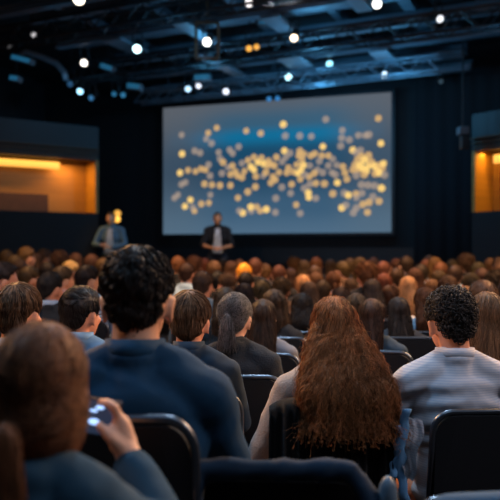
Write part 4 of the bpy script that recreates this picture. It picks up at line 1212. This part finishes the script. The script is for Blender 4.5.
# px, head top py, distance, hair style, hair colour, top colour, head turn
FAR = [(7,250,8.8,'short','copper','grey',0),(16,255,8.2,'short','brown','white',0),(27,247,9.2,'swept','copper','brown',-38),(36,253,9.6,'bob','brown','black',0),(45,249,9.1,'short','chestnut','navy',-38),(60,252,9.0,'curly','brown','black',0),
 (76,253,8.4,'bob','copper','brown',0),(92,254,8.5,'short','chestnut','navy',0),(71,261,7.4,'swept','blond','brown',-38),(48,262,7.2,'short','black','black',0),(30,266,6.3,'short','brown','black',-38),(63,266,6.2,'short','brown','pink',-38),(88,265,6.4,'short','black','light blue',-38),(20,259,7.6,'tied','dark','light blue',0),
 (104,258,7.8,'short','chestnut','brown',0),(108,264,6.6,'bob','dark','navy',0),
 (178,256,9.2,'short','copper','black',0),(194,257,9.0,'curly','chestnut','grey',0),(204,258,9.2,'short','copper','black',34),(214,261,8.2,'swept','copper','brown',0),(231,261,8.0,'bob','chestnut','black',0),(187,263,7.6,'short','dark','light blue',0),(218,271,7.0,'short','black','black',0),(244,263,7.6,'short','golden','black',0),
 (246,272,6.6,'short','black','navy',0),(244,283,5.6,'bob','black','black',0),(226,273,6.4,'tied','brown','brown',34),(255,258,9.4,'short','chestnut','black',0),(265,264,8.2,'swept','copper','brown',0),(279,265,8.0,'short','chestnut','black',0),(294,258,8.8,'curly','copper','brown',0),(316,257,9.4,'short','copper','black',0),
 (315,265,8.4,'short','chestnut','black',0),(316,272,7.4,'bob','copper','brown',0),(282,279,6.6,'curly','dark','brown',0),(273,289,5.9,'bob','dark','black',34),(262,280,6.2,'short','brown','light blue',0),(303,275,7.2,'swept','blond','black',0),(333,271,7.0,'tied','copper','light blue',0),(342,261,8.4,'short','chestnut','brown',34),
 (351,278,6.4,'bob','brown','grey',0),(360,257,9.0,'bob','chestnut','black',0),(366,263,7.9,'curly','copper','black',0),(383,261,8.5,'short','copper','navy',0),(384,273,7.0,'bob','copper','brown',0),(397,268,7.6,'short','brown','brown',0),(406,256,8.6,'short','dark','navy',0),(408,276,6.3,'long','blond','black',0),(356,293,5.5,'bob','brown','brown',0),
 (341,287,5.6,'short','dark','black',0),(426,259,9.0,'short','copper','white',0),(421,264,8.0,'short','dark','white',0),(429,255,9.4,'short','dark','black',0),(435,257,8.8,'bob','copper','grey',0),(440,262,8.4,'short','copper','black',0),(452,259,9.2,'tied','brown','black',0),(466,255,8.8,'curly','chestnut','black',0),(470,261,8.4,'short','copper','black',34),(478,262,9.0,'bob','brown','grey',0),
 (490,258,8.5,'short','copper','light blue',0),(455,265,7.4,'short','brown','light blue',0),(439,270,7.2,'bob','brown','light blue',0),(432,279,6.3,'bob','copper','brown',0),(482,268,7.2,'short','brown','white',0),(471,272,6.4,'tied','brown','navy',0),(495,272,6.4,'curly','dark','navy',0),(466,286,5.3,'short','blond','white',0),(482,280,5.8,'short','copper','navy',34),
 (323,280,6.4,'short','dark','navy',0),(291,268,7.6,'bob','dark','black',0),(390,285,5.9,'short','brown','white',-38),(500,262,7.9,'short','chestnut','grey',0),(415,268,7.3,'bob','chestnut','navy',0),(448,276,6.6,'swept','chestnut','light blue',0),(506,282,5.4,'long','dark','black',0),(-6,270,6.2,'bob','dark','navy',0),(-9,256,8.0,'short','brown','black',0),
 (10,275,5.6,'bob','black','black',0),(330,259,9.4,'bob','chestnut','navy',0),(373,257,9.5,'short','brown','black',0),(350,258,9.6,'short','chestnut','black',0),(304,260,9.3,'bob','brown','black',0),(240,259,9.5,'short','chestnut','black',0),(223,258,9.6,'short','brown','navy',0),(396,258,9.5,'tied','chestnut','black',0),(499,257,9.4,'short','brown','black',0)]
def relax(lst):
    rr = random.Random(5); L_ = [list(t) for t in lst]; base = [t[2] for t in lst]

    def cost(i, d):
        px, py = L_[i][0], L_[i][1]; x, y = (px - 250) / F * d, d; z = EYE - (py - HZ) / F * d
        c = .35 * (d - base[i]) ** 2 + 60 * max(0, 1.12 - z) + 60 * max(0, z - 1.46) + 50 * max(0, UV(x, y)[1] - 10.35)
        for a, b_ in OCC[:]:
            c += 8 * max(0, 1 - math.hypot((x - a) / .46, (y - b_) / .66))
        for j, q in enumerate(L_):
            if j != i:
                e = math.hypot((x - (q[0] - 250) / F * q[2]) / .46, (y - q[2]) / .66)
                if e < 1: c += 8 * (1 - e)
        return c
    for it in range(14):
        for i in rr.sample(range(len(L_)), len(L_)):
            cand = [L_[i][2]] + [base[i] + rr.uniform(-1.5, 1.7) for _ in range(14)] + [L_[i][2] + rr.uniform(-.25, .25) for _ in range(6)]
            L_[i][2] = min(cand, key=lambda d: cost(i, max(4.6, d)))
    return [tuple(t) for t in L_]


FAR = relax(FAR)
people = []
for (px, py, d, st, hc, tcn, hy) in FAR:
    people.append((px, py, d, st, hc, tcn, hy, 1))
for (px, py, d, *_) in FAR: OCC.append(tuple(at(px, py, d))[:2])
# fill the remaining seats of each row
rnd = random.Random(9)
v = 4.3
while v < 10.3:
    u = -7.0 + rnd.uniform(0, .4)
    while u < 1.4:
        x, y = P(u + rnd.uniform(-.06, .06), v + rnd.uniform(-.06, .06)); u += .56
        if y < 3.9 or y > 9.9: continue
        px = 250 + x / y * F
        if px < -14 or px > 512: continue
        if min(math.hypot((x - a) / .46, (y - b_) / .66) for a, b_ in OCC) < .98: continue
        z = rnd.uniform(1.19, 1.30); py = HZ + (EYE - z) * F / y
        # keep free the gaps through which the listed people show
        if y < 5.2 and 270 < px < 470: continue
        if v > 7.5 and rnd.random() < .35: continue
        if any(abs(px - q[0]) < 9 and y < q[2] and py < q[1] + 10 for q in FAR): continue
        st = rnd.choice(('short', 'short', 'swept', 'curly', 'bob', 'long', 'tied')); hc = rnd.choice(('black', 'dark', 'brown', 'brown', 'chestnut', 'chestnut', 'copper'))
        people.append((px, py, y, st, hc, rnd.choice(('black', 'navy', 'grey', 'brown', 'light blue', 'teal', 'black')), rnd.choice((0, 0, 0, 0, -38, 34)), 0)); OCC.append((x, y))
    v += .88
# row by row from the stage, counted from the left
rows = {}
for q in people:
    x, y = at(q[0], q[1], q[2])[:2]; k = max(0, int((9.9 - y) / .85)); rows.setdefault(k, []).append((q, x, y))
ORD = ['first', 'second', 'third', 'fourth', 'fifth', 'sixth', 'seventh', 'eighth', 'ninth', 'tenth', 'eleventh', 'twelfth', 'thirteenth', 'fourteenth', 'fifteenth', 'sixteenth', 'seventeenth', 'eighteenth', 'nineteenth', 'twentieth',
       'twenty-first', 'twenty-second', 'twenty-third', 'twenty-fourth', 'twenty-fifth', 'twenty-sixth', 'twenty-seventh', 'twenty-eighth', 'twenty-ninth', 'thirtieth', 'thirty-first', 'thirty-second', 'thirty-third', 'thirty-fourth']
SKS = [SK, SKP, SKR, SKD, SK, SKR]
for k in sorted(rows):
    rw = sorted(rows[k], key=lambda t: t[0][0])
    for i, (q, x, y) in enumerate(rw):
        px, py, d, st, hc, tcn, hy, listed = q
        fem = st in ('bob', 'long', 'tied'); sc = (EYE - (py - HZ) / F * d) / 1.302
        lab = '%s with %s %s hair, %s top, %s from left in row %d from stage' % ('woman' if fem else 'man', WORD_H[st], hc, tcn, ORD[i], k + 1)
        lab = lab.replace('row %d' % (k + 1), '%s row' % ORD[k])
        jc = [c * rnd.uniform(.8, 1.2) for c in HC[hc]]
        person(lab, (x, y), R(rnd.uniform(-9, 5)), sc, BD[fem, hy], BD[fem, 'top'], TROUS, FH[st], SKS[rnd.randrange(6)], TC[tcn], jc, 'shirt', SHOES, hyaw=R(hy), group='audience in the far rows')
        if d < 6.0 or px > 440:
            chair(x, y, 0, 'black chair under the %s with %s %s hair, %s from left in %s row' % ('woman' if fem else 'man', WORD_H[st], hc, ORD[i], ORD[k]), group='chairs of the far rows')

# ================================================================== empty chairs in the very foreground
tp_ = at(286, 457, 1.62)
c = chair(tp_.x, 1.93, R(-3), 'black chair at the bottom centre of the picture under a navy jacket', 1.0)
# navy jacket over that chair
zt = .912
jl = [('c', (-.20, -.30, zt), .024, (.165, -.30, zt), .024), ('c', (.165, -.30, zt - .005), .024, (.205, -.31, zt - .06), .026), ('c', (.205, -.31, zt - .06), .026, (.215, -.32, zt - .28), .034),
      ('c', (-.20, -.32, zt - .12), .036, (.02, -.34, zt - .15), .030), ('c', (-.20, -.31, zt - .02), .028, (-.22, -.33, zt - .25), .036)]
me = comp_mesh(jl, .008, 3, 'jacket', M['cloth'], fold(.010, 10, 9)); jo = link('jacket', me); jo.location = (tp_.x, 1.93, 0); jo.rotation_euler = (0, 0, R(-3)); jo.color = (.009, .026, .052, 1)
tag(jo, 'rumpled navy jacket thrown over the chair at the bottom centre', 'jacket')
pk = at(388, 470, 1.60); bm = bmesh.new(); tube(bm, [(0, 0, -.45), (0, 0, -.06), (0, 0, -.035), (0, 0, -.022), (0, 0, -.014)], [.021, .022, .020, .013, .004], 14)
po = bm_obj('post', bm, mat('painted_post', (.10, .15, .20), .45), smooth=True, loc=pk); tag(po, 'short grey-blue rounded post end at the bottom edge, right of the navy jacket', 'post')
q_ = at(478, 488, 1.5)
c = chair(q_.x + .05, 1.78, R(5), 'chair with blue cover at the bottom right corner of the picture', 1.0)
me = comp_mesh([('c', (-.15, -.22, .875), .036, (.17, -.22, .885), .036), ('e', (0, -.23, .70), (.20, .040, .18))], .009, 3, 'seat_cover', M['cloth'], fold(.004, 8, 8))
jo = link('seat_cover', me); jo.location = (q_.x + .05, 1.70, 0); jo.rotation_euler = (0, 0, R(5)); jo.color = (.03, .085, .15, 1)
tag(jo, 'blue cloth cover on the chair back at the bottom right corner', 'cover')

# ================================================================== the two people on stage
def standing(arms, voxel=.010, sw=.20, bare=False):
    """feet at z=0, crown of hair 1.76, facing -y handled by the root's rotation (local +y is forward)"""
    hz = 1.63; sk = rot_blobs(head_blobs(), 0, (0, 0, hz))
    tors = [('e', (0, -.03, .98), (.155, .110, .12)), ('e', (0, -.03, 1.12), (.145, .105, .14)), ('e', (0, -.03, 1.27), (.170, .115, .13)), ('e', (0, -.035, 1.37), (.165, .095, .08)),
            ('c', (-.10, -.04, 1.44), .055, (-sw + .02, -.04, 1.41), .060), ('c', (.10, -.04, 1.44), .055, (sw - .02, -.04, 1.41), .060), ('c', (0, -.04, 1.44), .075, (0, -.045, 1.49), .060)]
    sk += tors; top = [grow(b_, .014) for b_ in tors]
    lg = []; sh = []
    for s in (-1, 1):
        S_, E_, W_, D_, UP = arms[s]; S_, E_, W_ = Vector(S_), Vector(E_), Vector(W_)
        sk += [('c', S_, .050, E_, .038), ('c', E_, .038, W_, .026)] + hand_blobs(W_, D_, UP, Vector(UP).cross(Vector(D_)) * (1 if s > 0 else -1), .7)
        top += [('c', S_, .066, E_, .052)] + ([] if bare else [('c', E_, .052, W_ - (W_ - E_).normalized() * .02, .042)])
        lg += [('c', (s * .09, -.02, .93), .095, (s * .105, .0, .50), .070), ('c', (s * .105, 0, .50), .066, (s * .115, -.02, .10), .052)]
        sk += [('c', (s * .09, -.02, .93), .080, (s * .105, .0, .50), .055), ('c', (s * .105, 0, .50), .052, (s * .115, -.02, .08), .035), ('c', (s * .115, -.02, .06), .034, (s * .12, .12, .035), .026)]
        sh.append(comp_mesh([('c', (s * .115, -.04, .046), .042, (s * .12, .06, .040), .040), ('c', (s * .12, .06, .040), .040, (s * .13, .16, .036), .032), ('c', (s * .115, -.03, .06), .038, (s * .115, -.02, .11), .038)], .009, 3, 'shoe', M['shoe']))
    lg.append(('e', (0, -.03, .95), (.165, .120, .10)))
    return comp_mesh(sk, voxel, 2, 'body', M['skin']), comp_mesh(top, .010, 3, 'top', M['cloth'], fold(.006, 9, 9)), comp_mesh(lg, .012, 3, 'trousers', M['denim'], fold(.005, 8, 8)), sh


def stage_person(px, d, rz, label, arms, top_c, inner_c, skin, hairm, hair_c, topname, bald=False):
    hairm.materials.append(M['hair'])
    p = at(px, 252, d); bd, tm, tr, sh = standing(arms, bare=topname == 'jacket'); r = empty('person', (p.x, p.y, .40), rz)
    attach('body', bd, r, skin); attach(topname, tm, r, top_c); attach('trousers', tr, r)
    for s in sh: attach('shoe', s, r)
    if hairm: attach('hair', hairm, r, hair_c, (0, 0, 1.63))
    # the open jacket shows the shirt beneath
    bm = bmesh.new(); g = []
    for i in range(9):
        row = []
        for j in range(13):
            t = j / 12; u = -1 + i / 4; wd = .042 + .055 * t; z = 1.46 - .47 * t
            yy = -.03 + np.interp(z, [.98, 1.12, 1.27, 1.37, 1.46], [.132, .128, .138, .125, .085]); row.append(bm.verts.new((u * wd, yy - .10 * (u * wd) ** 2 * 10 + .004, z)))
        g.append(row)
    for i in range(8):
        for j in range(12): bm.faces.new((g[i][j], g[i + 1][j], g[i + 1][j + 1], g[i][j + 1]))
    bmesh.ops.solidify(bm, geom=bm.faces[:], thickness=.01); bm_obj('undershirt', bm, mat('undershirt', inner_c, .8), r, smooth=True)
    bm = bmesh.new()
    for s in (-1, 1): bmesh.ops.create_uvsphere(bm, u_segments=10, v_segments=8, radius=.0115, matrix=Matrix.Translation((s * .031, .082, -.004)))
    bm_obj('eyes', bm, mat('eye', (.25, .22, .2), .2), r, smooth=True, loc=(0, 0, 1.63))
    return tag(r, label, 'person', 'speakers on stage')


clasp = {s: ((s * .185, -.04, 1.40), (s * .265, .02, 1.14), (s * .085, .24, 1.09), (-s * .85, .35, -.05), (0, .5, .85)) for s in (-1, 1)}
stage_person(217.5, 12.8, R(183), 'speaker in black jacket over white shirt standing before the screen, hands clasped', clasp, (.012, .013, .018), (.85, .88, .95), (.62, .27, .13), hair_short(0, 31, (.005, .007), 4), (.06, .03, .02), 'jacket')
hold = {1: ((.185, -.04, 1.40), (.290, .06, 1.16), (.120, .25, 1.14), (-.8, .4, .2), (0, .3, .9)), -1: ((-.185, -.04, 1.40), (-.285, .06, 1.15), (-.08, .26, 1.10), (.8, .35, .1), (0, .4, .9))}
stage_person(111, 12.8, R(176), 'speaker in open blue denim shirt over white tee, left of the screen', hold, (.085, .16, .24), (.85, .90, .98), (.66, .34, .20), hair_short(0, 32, (.006, .010), 4), (.05, .03, .02), 'denim_shirt')
